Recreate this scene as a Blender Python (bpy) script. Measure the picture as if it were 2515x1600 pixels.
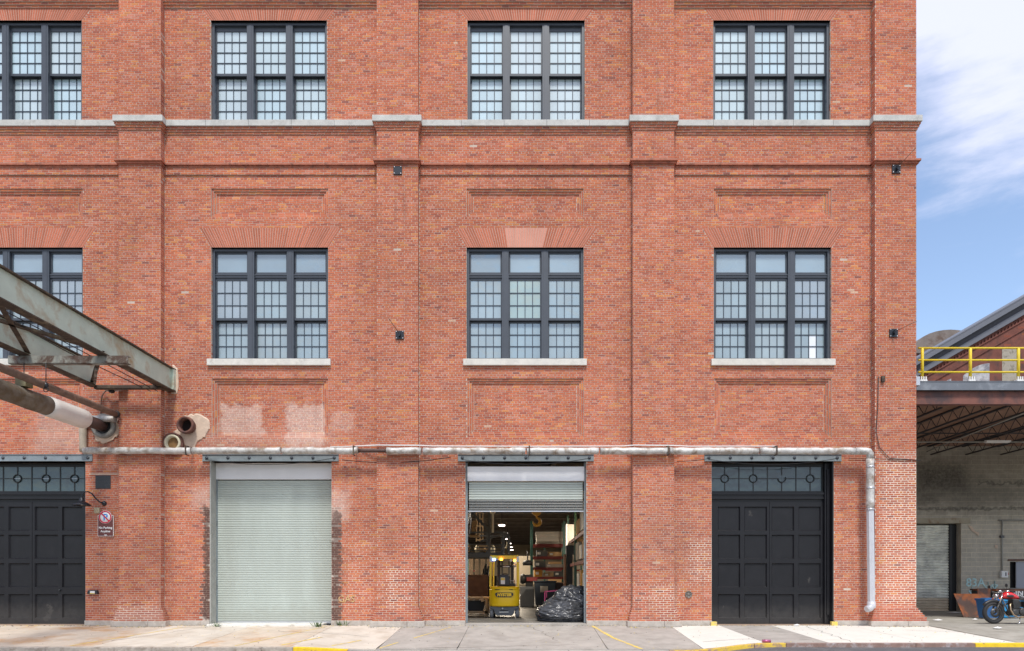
import bpy, math, random
import numpy as np
from mathutils import Vector, Matrix, noise as mnoise
random.seed(7); rng = np.random.default_rng(7)
for o in list(bpy.data.objects): bpy.data.objects.remove(o)
sc = bpy.context.scene
R = math.radians
PI = math.pi

# ---------------------------------------------------------------- camera, sky, sun, exposure
S, D, XC, YC, H = 82.5, 20.0, 1285.0, 1420.0, 1.406      # px per metre on the facade, camera distance, vanishing point, eye height
cam = bpy.data.cameras.new('camera'); camo = bpy.data.objects.new('camera', cam); sc.collection.objects.link(camo)
camo.location = (0, -D, H); camo.rotation_euler = (R(90), 0, 0)
cam.sensor_width = 36; cam.lens = 36*S*D/2515; cam.shift_x = (1257.5-XC)/2515; cam.shift_y = (YC-800)/2515
cam.clip_start = .1; cam.clip_end = 3000
sc.camera = camo

SUN_EL, SUN_AZ = 58, -8        # azimuth: degrees to the left of straight behind the camera
world = bpy.data.worlds.new('World'); sc.world = world; world.use_nodes = True
wn = world.node_tree; wn.nodes.clear()
def N(t, k, **kw):
    n = t.nodes.new(k)
    for a, v in kw.items(): setattr(n, a, v)
    return n
L_ = lambda t, a, b: t.links.new(a, b)
def setin(n, **kw):
    for a, v in kw.items(): n.inputs[a].default_value = v
sky = N(wn, 'ShaderNodeTexSky', sky_type='NISHITA', sun_disc=False, sun_elevation=R(SUN_EL), sun_rotation=R(180-(-SUN_AZ)), air_density=1.0, dust_density=.5, ozone_density=.9)
wtc = N(wn, 'ShaderNodeTexCoord')
wmp = N(wn, 'ShaderNodeMapping'); wmp.inputs['Scale'].default_value = (1.0, 1.0, 2.4); wmp.inputs['Rotation'].default_value = (.28, .42, .3)
L_(wn, wtc.outputs['Generated'], wmp.inputs['Vector'])
wno = N(wn, 'ShaderNodeTexNoise'); setin(wno, Scale=2.1, Detail=9, Roughness=.55, Distortion=.1)
L_(wn, wmp.outputs[0], wno.inputs['Vector'])
wr = N(wn, 'ShaderNodeMapRange', interpolation_type='SMOOTHSTEP'); setin(wr, **{'From Min': .38, 'From Max': .60, 'To Min': .06, 'To Max': .95})
wsp = N(wn, 'ShaderNodeSeparateXYZ'); L_(wn, wtc.outputs['Generated'], wsp.inputs[0])
wel = N(wn, 'ShaderNodeMapRange', interpolation_type='SMOOTHSTEP'); setin(wel, **{'From Min': .30, 'From Max': .47, 'To Min': -.01, 'To Max': .09}); L_(wn, wsp.outputs['Z'], wel.inputs['Value'])
wad = N(wn, 'ShaderNodeMath', operation='ADD'); L_(wn, wno.outputs['Fac'], wad.inputs[0]); L_(wn, wel.outputs[0], wad.inputs[1])
wm2 = N(wn, 'ShaderNodeMapping'); wm2.inputs['Scale'].default_value = (2.0, 2.0, 11); wm2.inputs['Rotation'].default_value = (.05, .16, .0); L_(wn, wtc.outputs['Generated'], wm2.inputs['Vector'])
wn2 = N(wn, 'ShaderNodeTexNoise'); setin(wn2, Scale=2.2, Detail=8, Roughness=.6, Distortion=.3); L_(wn, wm2.outputs[0], wn2.inputs['Vector'])
ws2 = N(wn, 'ShaderNodeMath', operation='MULTIPLY_ADD'); L_(wn, wn2.outputs['Fac'], ws2.inputs[0]); ws2.inputs[1].default_value = .34; ws2.inputs[2].default_value = -.16
wa2 = N(wn, 'ShaderNodeMath', operation='ADD'); L_(wn, wad.outputs[0], wa2.inputs[0]); L_(wn, ws2.outputs[0], wa2.inputs[1])
L_(wn, wa2.outputs[0], wr.inputs['Value'])
wmix = N(wn, 'ShaderNodeMix', data_type='RGBA'); 
L_(wn, wr.outputs[0], wmix.inputs['Factor']); L_(wn, sky.outputs[0], wmix.inputs['A']); wmix.inputs['B'].default_value = (4.0, 4.15, 5.1, 1)
wbg = N(wn, 'ShaderNodeBackground'); wbg.inputs['Strength'].default_value = .135
wo = N(wn, 'ShaderNodeOutputWorld'); L_(wn, wmix.outputs['Result'], wbg.inputs[0]); L_(wn, wbg.outputs[0], wo.inputs[0])
sun = bpy.data.lights.new('sun', 'SUN'); suno = bpy.data.objects.new('sun', sun); sc.collection.objects.link(suno)
sun.energy = 2.0; sun.angle = R(11); sun.color = (1, .955, .89)
sd = Vector((-math.sin(R(SUN_AZ))*math.cos(R(SUN_EL)), -math.cos(R(SUN_AZ))*math.cos(R(SUN_EL)), math.sin(R(SUN_EL))))
suno.rotation_euler = sd.to_track_quat('Z', 'Y').to_euler()
sc.view_settings.view_transform = 'Standard'; sc.view_settings.look = 'None'; sc.view_settings.gamma = 1
sc.view_settings.exposure = .78; sc.view_settings.use_curve_mapping = False

# ---------------------------------------------------------------- helpers
def fx(px, y=0): return (px-XC)/S*(D+y)/D
def fz(py, y=0): return H+(YC-py)/S*(D+y)/D
def W(px, py, y=0): return Vector((fx(px, y), y, fz(py, y)))
col = sc.collection
def link(o, parent=None):
    col.objects.link(o)
    if parent is not None: o.parent = parent
    return o
def tag(o, label=None, cat=None, group=None, kind=None):
    if label: o['label'] = label
    if cat: o['category'] = cat
    if group: o['group'] = group
    if kind: o['kind'] = kind
    return o
def thing(name, loc, label, cat, group=None, rotz=0):
    o = bpy.data.objects.new(name, None); o.location = loc; o.rotation_euler = (0, 0, rotz); o.empty_display_size = .1
    link(o); return tag(o, label, cat, group)
class MB:
    def __init__(s): s.v = []; s.f = []; s.m = []; s.sm = []
    def add(s, vs, fs, m=0, smooth=False):
        k = len(s.v); s.v += [tuple(v) for v in vs]; s.f += [tuple(i+k for i in f) for f in fs]; s.m += [m]*len(fs); s.sm += [smooth]*len(fs); return s
    def box(s, x0, x1, y0, y1, z0, z1, m=0):
        if x0 > x1: x0, x1 = x1, x0
        if y0 > y1: y0, y1 = y1, y0
        if z0 > z1: z0, z1 = z1, z0
        return s.add([(x0,y0,z0),(x1,y0,z0),(x1,y1,z0),(x0,y1,z0),(x0,y0,z1),(x1,y0,z1),(x1,y1,z1),(x0,y1,z1)],
              [(0,3,2,1),(4,5,6,7),(0,1,5,4),(1,2,6,5),(2,3,7,6),(3,0,4,7)], m)
    def prism(s, pts, a, b, axis='y', m=0, smooth=False):
        # pts: 2d polygon; axis: extrusion axis
        def q(p, t):
            if axis == 'y': return (p[0], t, p[1])
            if axis == 'z': return (p[0], p[1], t)
            return (t, p[0], p[1])
        n = len(pts); vs = [q(p, a) for p in pts]+[q(p, b) for p in pts]
        fs = [tuple(range(n)), tuple(range(2*n-1, n-1, -1))]
        s.add(vs, fs, m); k = len(s.v)-2*n
        for i in range(n): 
            j = (i+1) % n; s.f.append((k+i, k+n+i, k+n+j, k+j)); s.m.append(m); s.sm.append(smooth)
        return s
    def tube(s, pts, r, n=10, m=0, caps=True, smooth=True, radii=None):
        pts = [Vector(p) for p in pts]; rings = []
        up = None
        for i, p in enumerate(pts):
            a = pts[max(i-1, 0)]; b = pts[min(i+1, len(pts)-1)]
            t = (b-a).normalized()
            if up is None:
                up = Vector((0, 0, 1)) if abs(t.z) < .9 else Vector((1, 0, 0))
            u = (up-t*up.dot(t)).normalized(); w = t.cross(u); up = u
            rr = radii[i] if radii else r
            rings.append([p+u*math.cos(2*PI*k/n)*rr+w*math.sin(2*PI*k/n)*rr for k in range(n)])
        vs = [v for g in rings for v in g]; fs = []
        for i in range(len(pts)-1):
            for k in range(n):
                k2 = (k+1) % n; fs.append((i*n+k, i*n+k2, (i+1)*n+k2, (i+1)*n+k))
        s.add(vs, fs, m, smooth)
        if caps:
            b = len(s.v)-len(vs); s.f.append(tuple(b+k for k in range(n-1, -1, -1))); s.f.append(tuple(b+(len(pts)-1)*n+k for k in range(n))); s.m += [m, m]; s.sm += [False, False]
        return s
    def bar(s, a, b, w, h, m=0):
        a = Vector(a); b = Vector(b); t = (b-a).normalized(); up = Vector((0, 0, 1)) if abs(t.z) < .95 else Vector((0, 1, 0))
        u = t.cross(up).normalized(); v = u.cross(t)
        vs = [p+u*i*w/2+v*j*h/2 for p in (a, b) for i, j in ((-1,-1),(1,-1),(1,1),(-1,1))]
        return s.add(vs, [(0,3,2,1),(4,5,6,7),(0,1,5,4),(1,2,6,5),(2,3,7,6),(3,0,4,7)], m)
    def lathe(s, prof, c, axis='z', n=20, m=0):
        # prof: list of (r, h)
        vs = []; fs = []
        for r, h in prof:
            for k in range(n):
                a = 2*PI*k/n; x, y = r*math.cos(a), r*math.sin(a)
                if axis == 'z': vs.append((c[0]+x, c[1]+y, c[2]+h))
                elif axis == 'y': vs.append((c[0]+x, c[1]+h, c[2]+y))
                else: vs.append((c[0]+h, c[1]+x, c[2]+y))
        for i in range(len(prof)-1):
            for k in range(n):
                k2 = (k+1) % n; fs.append((i*n+k, i*n+k2, (i+1)*n+k2, (i+1)*n+k))
        return s.add(vs, fs, m, True)
    def mesh(s, name, mats):
        me = bpy.data.meshes.new(name); me.from_pydata(s.v, [], s.f)
        for q in (mats if isinstance(mats, (list, tuple)) else [mats]): me.materials.append(q)
        me.polygons.foreach_set('material_index', s.m); me.polygons.foreach_set('use_smooth', s.sm)
        me.update(); return me
    def build(s, name, mats, parent=None, kind=None, loc=None, bevel=0, recalc=False):
        me = s.mesh(name, mats)
        if recalc:
            import bmesh
            bm = bmesh.new(); bm.from_mesh(me); bmesh.ops.recalc_face_normals(bm, faces=bm.faces); bm.to_mesh(me); bm.free()
        o = bpy.data.objects.new(name, me); link(o, parent)
        if loc is not None: o.location = loc
        if kind: o['kind'] = kind
        if bevel:
            b = o.modifiers.new('bevel', 'BEVEL'); b.width = bevel; b.segments = 2; b.limit_method = 'ANGLE'
        return o
def copy_obj(o, parent=None, loc=None, name=None):
    c = o.copy(); col.objects.link(c)
    if parent is not None: c.parent = parent
    if loc is not None: c.location = loc
    return c
def copy_tree(o, parent=None):
    c = o.copy(); col.objects.link(c)
    if parent is not None: c.parent = parent
    for ch in list(o.children): copy_tree(ch, c)
    return c
def text_mesh(txt, size, depth, name, material, parent, loc, rot=(PI/2, 0, 0), shear=0, bold=0, align='CENTER', sx=1):
    cu = bpy.data.curves.new(name, 'FONT'); cu.body = txt; cu.size = size; cu.extrude = depth; cu.align_x = align; cu.align_y = 'CENTER'; cu.shear = shear; cu.offset = bold; cu.resolution_u = 3
    t = bpy.data.objects.new(name+'_t', cu); col.objects.link(t)
    dg = bpy.context.evaluated_depsgraph_get(); me = bpy.data.meshes.new_from_object(t.evaluated_get(dg))
    bpy.data.objects.remove(t); me.materials.clear(); me.materials.append(material); me.name = name
    o = bpy.data.objects.new(name, me); link(o, parent); o.location = loc; o.rotation_euler = rot; o.scale = (sx, 1, 1); return o

# ---------------------------------------------------------------- materials
def pmat(name, c, rough=.6, metal=0, var=.12, vs=2.5, bump=0, bs=60, spec=.5, c2=None, c2s=1.2, c2t=(.5, .62), coat=0, rnd=0, streak=1, detail=6, emis=None, estr=0):
    """base colour with soft mottling; c2 = second colour in ragged patches (rust, dirt); rnd = difference from object to object"""
    m = bpy.data.materials.new(name); m.use_nodes = True; t = m.node_tree; b = t.nodes['Principled BSDF']
    setin(b, Roughness=rough, Metallic=metal); b.inputs['Specular IOR Level'].default_value = spec; b.inputs['Coat Weight'].default_value = coat
    g = N(t, 'ShaderNodeNewGeometry'); mp = N(t, 'ShaderNodeMapping'); mp.inputs['Scale'].default_value = (1, 1, 1/streak)
    L_(t, g.outputs['Position'], mp.inputs['Vector'])
    n1 = N(t, 'ShaderNodeTexNoise'); setin(n1, Scale=vs, Detail=detail, Roughness=.62); L_(t, mp.outputs[0], n1.inputs['Vector'])
    r1 = N(t, 'ShaderNodeMapRange'); setin(r1, **{'From Min': .25, 'From Max': .75, 'To Min': 1-var, 'To Max': 1+var}); L_(t, n1.outputs['Fac'], r1.inputs['Value'])
    val = r1.outputs[0]
    if rnd:
        oi = N(t, 'ShaderNodeObjectInfo'); r2 = N(t, 'ShaderNodeMapRange'); setin(r2, **{'To Min': 1-rnd, 'To Max': 1+rnd}); L_(t, oi.outputs['Random'], r2.inputs['Value'])
        mm = N(t, 'ShaderNodeMath', operation='MULTIPLY'); L_(t, val, mm.inputs[0]); L_(t, r2.outputs[0], mm.inputs[1]); val = mm.outputs[0]
    sc_ = N(t, 'ShaderNodeVectorMath', operation='SCALE'); sc_.inputs[0].default_value = c[:3]; L_(t, val, sc_.inputs['Scale'])
    out = sc_.outputs[0]
    if c2 is not None:
        n2 = N(t, 'ShaderNodeTexNoise'); setin(n2, Scale=c2s, Detail=10, Roughness=.68, Distortion=.3); L_(t, mp.outputs[0], n2.inputs['Vector'])
        r3 = N(t, 'ShaderNodeMapRange'); setin(r3, **{'From Min': c2t[0], 'From Max': c2t[1]}); L_(t, n2.outputs['Fac'], r3.inputs['Value'])
        mx = N(t, 'ShaderNodeMix', data_type='RGBA'); L_(t, r3.outputs[0], mx.inputs['Factor']); L_(t, out, mx.inputs['A']); mx.inputs['B'].default_value = (*c2[:3], 1); out = mx.outputs['Result']
    L_(t, out, b.inputs['Base Color'])
    if bump:
        n3 = N(t, 'ShaderNodeTexNoise'); setin(n3, Scale=bs, Detail=4); L_(t, g.outputs['Position'], n3.inputs['Vector'])
        bp = N(t, 'ShaderNodeBump'); setin(bp, Strength=bump, Distance=.01); L_(t, n3.outputs['Fac'], bp.inputs['Height']); L_(t, bp.outputs[0], b.inputs['Normal'])
    if emis: b.inputs['Emission Color'].default_value = (*emis, 1); b.inputs['Emission Strength'].default_value = estr
    return m

# soft boxes (photo px on the facade) where lime has bled out or old paint remains: (x0, x1, y0, y1, strength, soft)
LIME = [(540, 640, 997, 1068, .62, .12), (702, 795, 995, 1095, .66, .12), (815, 868, 1015, 1055, .3, .1), (95, 200, 1010, 1100, .4, .5), (505, 820, 1065, 1100, .22, .4),
        (480, 514, 1205, 1240, .5, .3), (815, 850, 1210, 1275, .55, .25), (1480, 1700, 1260, 1400, .06, 1.2), (285, 410, 1500, 1530, .15, .2)]
JOINT = [(950, 1010, 1400, 1500, .8, .35), (2160, 2262, 1130, 1500, .9, .35), (2060, 2130, 1300, 1440, .35, .6), (1555, 1660, 1440, 1530, .55, .4), (1690, 1750, 1330, 1430, .5, .4), (290, 400, 1480, 1530, .6, .3), (840, 915, 1330, 1500, .35, .6), (1040, 1140, 1300, 1500, .3, .8), (100, 210, 1040, 1100, .5, .5)]
SOOT = [(500, 514, 1245, 1525, .75, .04), (815, 838, 1260, 1530, .7, .05), (230, 300, 960, 1120, .35, .5), (520, 800, 1100, 1118, .3, .3), (900, 1040, 1120, 1150, .22, .4)]
def masks(t, boxes):
    g = N(t, 'ShaderNodeNewGeometry')
    nz = N(t, 'ShaderNodeTexNoise'); setin(nz, Scale=5, Detail=5); L_(t, g.outputs['Position'], nz.inputs['Vector'])
    sub = N(t, 'ShaderNodeVectorMath', operation='MULTIPLY_ADD'); L_(t, nz.outputs['Color'], sub.inputs[0]); sub.inputs[1].default_value = (.5, .5, .5)
    L_(t, g.outputs['Position'], sub.inputs[2])
    sp = N(t, 'ShaderNodeSeparateXYZ'); L_(t, sub.outputs[0], sp.inputs[0])
    tot = None
    def M(op, a, b=None):
        n = N(t, 'ShaderNodeMath', operation=op)
        for i, q in enumerate((a, b)):
            if q is None: continue
            if isinstance(q, (int, float)): n.inputs[i].default_value = q
            else: L_(t, q, n.inputs[i])
        return n.outputs[0]
    for x0, x1, y0, y1, s, soft in boxes:
        X0, X1, Z0, Z1 = fx(x0)+.25, fx(x1)+.25, fz(y1)+.25, fz(y0)+.25
        dx = M('SUBTRACT', M('ABSOLUTE', M('SUBTRACT', sp.outputs['X'], (X0+X1)/2)), (X1-X0)/2)
        dz = M('SUBTRACT', M('ABSOLUTE', M('SUBTRACT', sp.outputs['Z'], (Z0+Z1)/2)), (Z1-Z0)/2)
        mr = N(t, 'ShaderNodeMapRange', interpolation_type='SMOOTHSTEP'); setin(mr, **{'From Min': -soft*.5, 'From Max': soft, 'To Min': s, 'To Max': 0}); L_(t, M('MAXIMUM', dx, dz), mr.inputs['Value'])
        tot = mr.outputs[0] if tot is None else M('MAXIMUM', tot, mr.outputs[0])
    n2 = N(t, 'ShaderNodeTexNoise'); setin(n2, Scale=9, Detail=6, Roughness=.7); L_(t, g.outputs['Position'], n2.inputs['Vector'])
    r = N(t, 'ShaderNodeMapRange'); setin(r, **{'From Min': .3, 'From Max': .6, 'To Min': .65, 'To Max': 1}); L_(t, n2.outputs['Fac'], r.inputs['Value'])
    return M('MULTIPLY', tot, r.outputs[0])
def dusty(mt, boxes, colr):
    t = mt.node_tree; b = t.nodes['Principled BSDF']; src = b.inputs['Base Color'].links[0].from_socket
    x = N(t, 'ShaderNodeMix', data_type='RGBA'); L_(t, masks(t, boxes), x.inputs['Factor']); L_(t, src, x.inputs['A']); x.inputs['B'].default_value = (*colr, 1); L_(t, x.outputs['Result'], b.inputs['Base Color'])
def brick_material(name, mortar=False):
    m = bpy.data.materials.new(name); m.use_nodes = True; t = m.node_tree; b = t.nodes['Principled BSDF']
    setin(b, Roughness=.88); b.inputs['Specular IOR Level'].default_value = .25
    g = N(t, 'ShaderNodeNewGeometry')
    n1 = N(t, 'ShaderNodeTexNoise'); setin(n1, Scale=.55, Detail=6, Roughness=.6); L_(t, g.outputs['Position'], n1.inputs['Vector'])
    r1 = N(t, 'ShaderNodeMapRange'); setin(r1, **{'From Min': .3, 'From Max': .7, 'To Min': .86, 'To Max': 1.12}); L_(t, n1.outputs['Fac'], r1.inputs['Value'])
    n2 = N(t, 'ShaderNodeTexNoise'); setin(n2, Scale=38, Detail=5, Roughness=.7); L_(t, g.outputs['Position'], n2.inputs['Vector'])
    r2 = N(t, 'ShaderNodeMapRange'); setin(r2, **{'From Min': .25, 'From Max': .75, 'To Min': .82, 'To Max': 1.17}); L_(t, n2.outputs['Fac'], r2.inputs['Value'])
    mu = N(t, 'ShaderNodeMath', operation='MULTIPLY'); L_(t, r1.outputs[0], mu.inputs[0]); L_(t, r2.outputs[0], mu.inputs[1])
    s = N(t, 'ShaderNodeVectorMath', operation='SCALE'); L_(t, mu.outputs[0], s.inputs['Scale'])
    if mortar:
        s.inputs[0].default_value = (.52, .41, .335)
    else:
        a = N(t, 'ShaderNodeAttribute', attribute_name='Col'); L_(t, a.outputs['Color'], s.inputs[0])
    def mix(fac, A, B):
        x = N(t, 'ShaderNodeMix', data_type='RGBA'); L_(t, fac, x.inputs['Factor']); L_(t, A, x.inputs['A']); x.inputs['B'].default_value = (*B, 1); return x.outputs['Result']
    out = s.outputs[0]
    if mortar:
        out = mix(masks(t, JOINT+LIME), out, (.86, .76, .64))
    else:
        out = mix(masks(t, LIME), out, (.64, .47, .40))
    out = mix(masks(t, SOOT), out, (.09, .055, .045))
    # grime in ragged drifts
    n4 = N(t, 'ShaderNodeTexNoise'); setin(n4, Scale=.9, Detail=9, Roughness=.72, Distortion=.5); L_(t, g.outputs['Position'], n4.inputs['Vector'])
    r4 = N(t, 'ShaderNodeMapRange'); setin(r4, **{'From Min': .55, 'From Max': .78, 'To Min': 0, 'To Max': .38}); L_(t, n4.outputs['Fac'], r4.inputs['Value'])
    out = mix(r4.outputs[0], out, (.30, .14, .10))
    # rain streaks
    mp = N(t, 'ShaderNodeMapping'); mp.inputs['Scale'].default_value = (5, 5, .35); L_(t, g.outputs['Position'], mp.inputs[0])
    n5 = N(t, 'ShaderNodeTexNoise'); setin(n5, Scale=1, Detail=6, Roughness=.6); L_(t, mp.outputs[0], n5.inputs['Vector'])
    n6 = N(t, 'ShaderNodeTexNoise'); setin(n6, Scale=.35, Detail=3); L_(t, g.outputs['Position'], n6.inputs['Vector'])
    r5 = N(t, 'ShaderNodeMapRange'); setin(r5, **{'From Min': .52, 'From Max': .75, 'To Max': .55}); L_(t, n5.outputs['Fac'], r5.inputs['Value'])
    r6 = N(t, 'ShaderNodeMapRange'); setin(r6, **{'From Min': .42, 'From Max': .62}); L_(t, n6.outputs['Fac'], r6.inputs['Value'])
    m5 = N(t, 'ShaderNodeMath', operation='MULTIPLY'); L_(t, r5.outputs[0], m5.inputs[0]); L_(t, r6.outputs[0], m5.inputs[1])
    out = mix(m5.outputs[0], out, (.24, .11, .08))
    L_(t, out, b.inputs['Base Color'])
    bp = N(t, 'ShaderNodeBump'); setin(bp, Strength=.35, Distance=.006); L_(t, n2.outputs['Fac'], bp.inputs['Height']); L_(t, bp.outputs[0], b.inputs['Normal'])
    return m
M_BRICK = brick_material('brick'); M_MORTAR = brick_material('mortar', True)
M_STONE = pmat('limestone', (.50, .50, .47), .85, var=.16, vs=4, bump=.3, c2=(.33, .33, .31), c2s=3, c2t=(.52, .75))
M_SILL = pmat('sill_stone', (.62, .60, .54), .85, var=.14, vs=5, bump=.3, c2=(.4, .38, .34), c2s=4, c2t=(.55, .8))
M_GRANITE = pmat('base_stone', (.46, .42, .37), .85, var=.2, vs=6, bump=.4, c2=(.30, .24, .19), c2s=4, c2t=(.5, .75))
M_TERRA = pmat('string_brick', (.40, .14, .085), .85, var=.25, vs=9, c2=(.16, .07, .05), c2s=5, c2t=(.5, .7))
M_FRAME = pmat('window_paint', (.055, .066, .082), .42, var=.1, vs=3, spec=.5)
M_MUNT = pmat('muntin_paint', (.035, .052, .075), .45, var=.05)
M_BLACK = pmat('door_paint', (.0085, .0085, .011), .38, var=.18, vs=3, bump=.05, bs=9, c2=(.014, .014, .017), c2s=2.5, c2t=(.5, .8), spec=.35)
M_LINTEL = pmat('lintel_paint', (.21, .25, .27), .5, var=.2, vs=5, c2=(.06, .065, .07), c2s=2, c2t=(.58, .75))
M_SLAT = pmat('shutter_paint', (.44, .49, .445), .5, var=.06, vs=2, c2=(.39, .43, .385), c2s=.9, c2t=(.45, .75), streak=5)
M_SLATD = pmat('shutter_paint_shaded_gap', (.25, .31, .29), .5, var=.08, vs=2)
M_HOOD = pmat('hood_white', (.80, .80, .80), .5, var=.05, vs=2)
M_CONC = pmat('concrete_grey', (.36, .36, .33), .85, var=.14, vs=3, bump=.3, c2=(.25, .25, .22), c2s=2.4, c2t=(.5, .8))
M_LAG = pmat('pipe_lagging', (.54, .53, .50), .5, var=.35, vs=5, bump=1.0, bs=11, c2=(.22, .155, .10), c2s=2.6, c2t=(.49, .66), metal=.15)
M_LAGW = pmat('new_lagging', (.74, .72, .68), .6, var=.06, vs=3, bump=.15, bs=10)
M_LAGG = pmat('weathered_lagging', (.165, .145, .115), .75, var=.35, vs=3.2, bump=.6, bs=14, c2=(.11, .075, .035), c2s=2.5, c2t=(.48, .7))
M_RUSTP = pmat('rusty_pipe', (.075, .038, .03), .6, var=.3, vs=6, bump=.3)
M_PIPEB = pmat('brown_pipe', (.15, .105, .08), .6, var=.3, vs=5, bump=.3, c2=(.25, .16, .12), c2s=3)
M_FOIL = pmat('foil_pipe', (.56, .565, .59), .42, metal=.2, var=.08, vs=5, bump=.4, bs=22)
M_GIRD = pmat('girder_paint', (.52, .62, .52), .6, var=.14, vs=2, c2=(.36, .24, .11), c2s=1.3, c2t=(.50, .72), bump=.15, bs=30)
M_GRUST = pmat('girder_rust', (.06, .042, .03), .8, var=.4, vs=5, bump=.5, c2=(.17, .13, .08), c2s=3, c2t=(.5, .68))
M_PLAS = pmat('plaster', (.60, .46, .35), .9, var=.14, vs=6, bump=.6, bs=25)
M_DARK = pmat('near_black', (.012, .012, .013), .6, var=.1)
M_BLKMET = pmat('black_metal', (.014, .018, .024), .35, var=.1)
M_CABLE = pmat('cable', (.03, .03, .032), .6)
M_ALU = pmat('bright_metal', (.55, .56, .58), .35, metal=.7, var=.1)
M_WHITE = pmat('white_paint', (.78, .78, .76), .5, var=.05)
M_SIGN = pmat('sign_brown', (.12, .03, .025), .5, var=.05)
M_RED = pmat('sign_red', (.55, .02, .05), .5, var=.04)
M_BLUE = pmat('sign_blue', (.03, .22, .6), .5, var=.04)
M_YEL = pmat('rail_yellow', (.80, .60, .03), .45, var=.12, vs=4)
M_YELP = pmat('worn_yellow', (.75, .55, .10), .8, var=.15, vs=8, c2=(.45, .38, .27), c2s=7, c2t=(.45, .62))
def panemat(name, c):
    m = bpy.data.materials.new(name); m.use_nodes = True; t = m.node_tree; b = t.nodes['Principled BSDF']
    setin(b, Roughness=.5, IOR=1.5); b.inputs['Coat Weight'].default_value = 1; b.inputs['Coat Roughness'].default_value = .03; b.inputs['Coat IOR'].default_value = 2.05
    g = N(t, 'ShaderNodeNewGeometry'); n1 = N(t, 'ShaderNodeTexNoise'); setin(n1, Scale=.8, Detail=3); L_(t, g.outputs['Position'], n1.inputs['Vector'])
    r1 = N(t, 'ShaderNodeMapRange'); setin(r1, **{'From Min': .3, 'From Max': .7, 'To Min': .9, 'To Max': 1.1}); L_(t, n1.outputs['Fac'], r1.inputs['Value'])
    oi = N(t, 'ShaderNodeObjectInfo'); r2 = N(t, 'ShaderNodeMapRange'); setin(r2, **{'To Min': .92, 'To Max': 1.07}); L_(t, oi.outputs['Random'], r2.inputs['Value'])
    mm = N(t, 'ShaderNodeMath', operation='MULTIPLY'); L_(t, r1.outputs[0], mm.inputs[0]); L_(t, r2.outputs[0], mm.inputs[1])
    s = N(t, 'ShaderNodeVectorMath', operation='SCALE'); s.inputs[0].default_value = c; L_(t, mm.outputs[0], s.inputs['Scale']); L_(t, s.outputs[0], b.inputs['Base Color'])
    # hand-rolled waviness
    n2 = N(t, 'ShaderNodeTexNoise'); setin(n2, Scale=2.2, Detail=2); L_(t, g.outputs['Position'], n2.inputs['Vector'])
    bp = N(t, 'ShaderNodeBump'); setin(bp, Strength=.5, Distance=.03); L_(t, n2.outputs['Fac'], bp.inputs['Height']); L_(t, bp.outputs[0], b.inputs['Coat Normal'])
    return m
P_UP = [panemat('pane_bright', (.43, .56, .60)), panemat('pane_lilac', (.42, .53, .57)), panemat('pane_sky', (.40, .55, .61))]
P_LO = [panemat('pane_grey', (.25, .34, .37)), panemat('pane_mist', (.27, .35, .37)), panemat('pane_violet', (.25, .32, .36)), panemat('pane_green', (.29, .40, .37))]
P_GLINT = panemat('pane_glint', (.80, .84, .86))  # bright base colour paints a reflection onto a few panes
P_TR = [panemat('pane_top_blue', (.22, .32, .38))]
P_DK = panemat('pane_dark', (.022, .045, .05))
P_DK.node_tree.nodes['Principled BSDF'].inputs['Coat IOR'].default_value = 1.5

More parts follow.
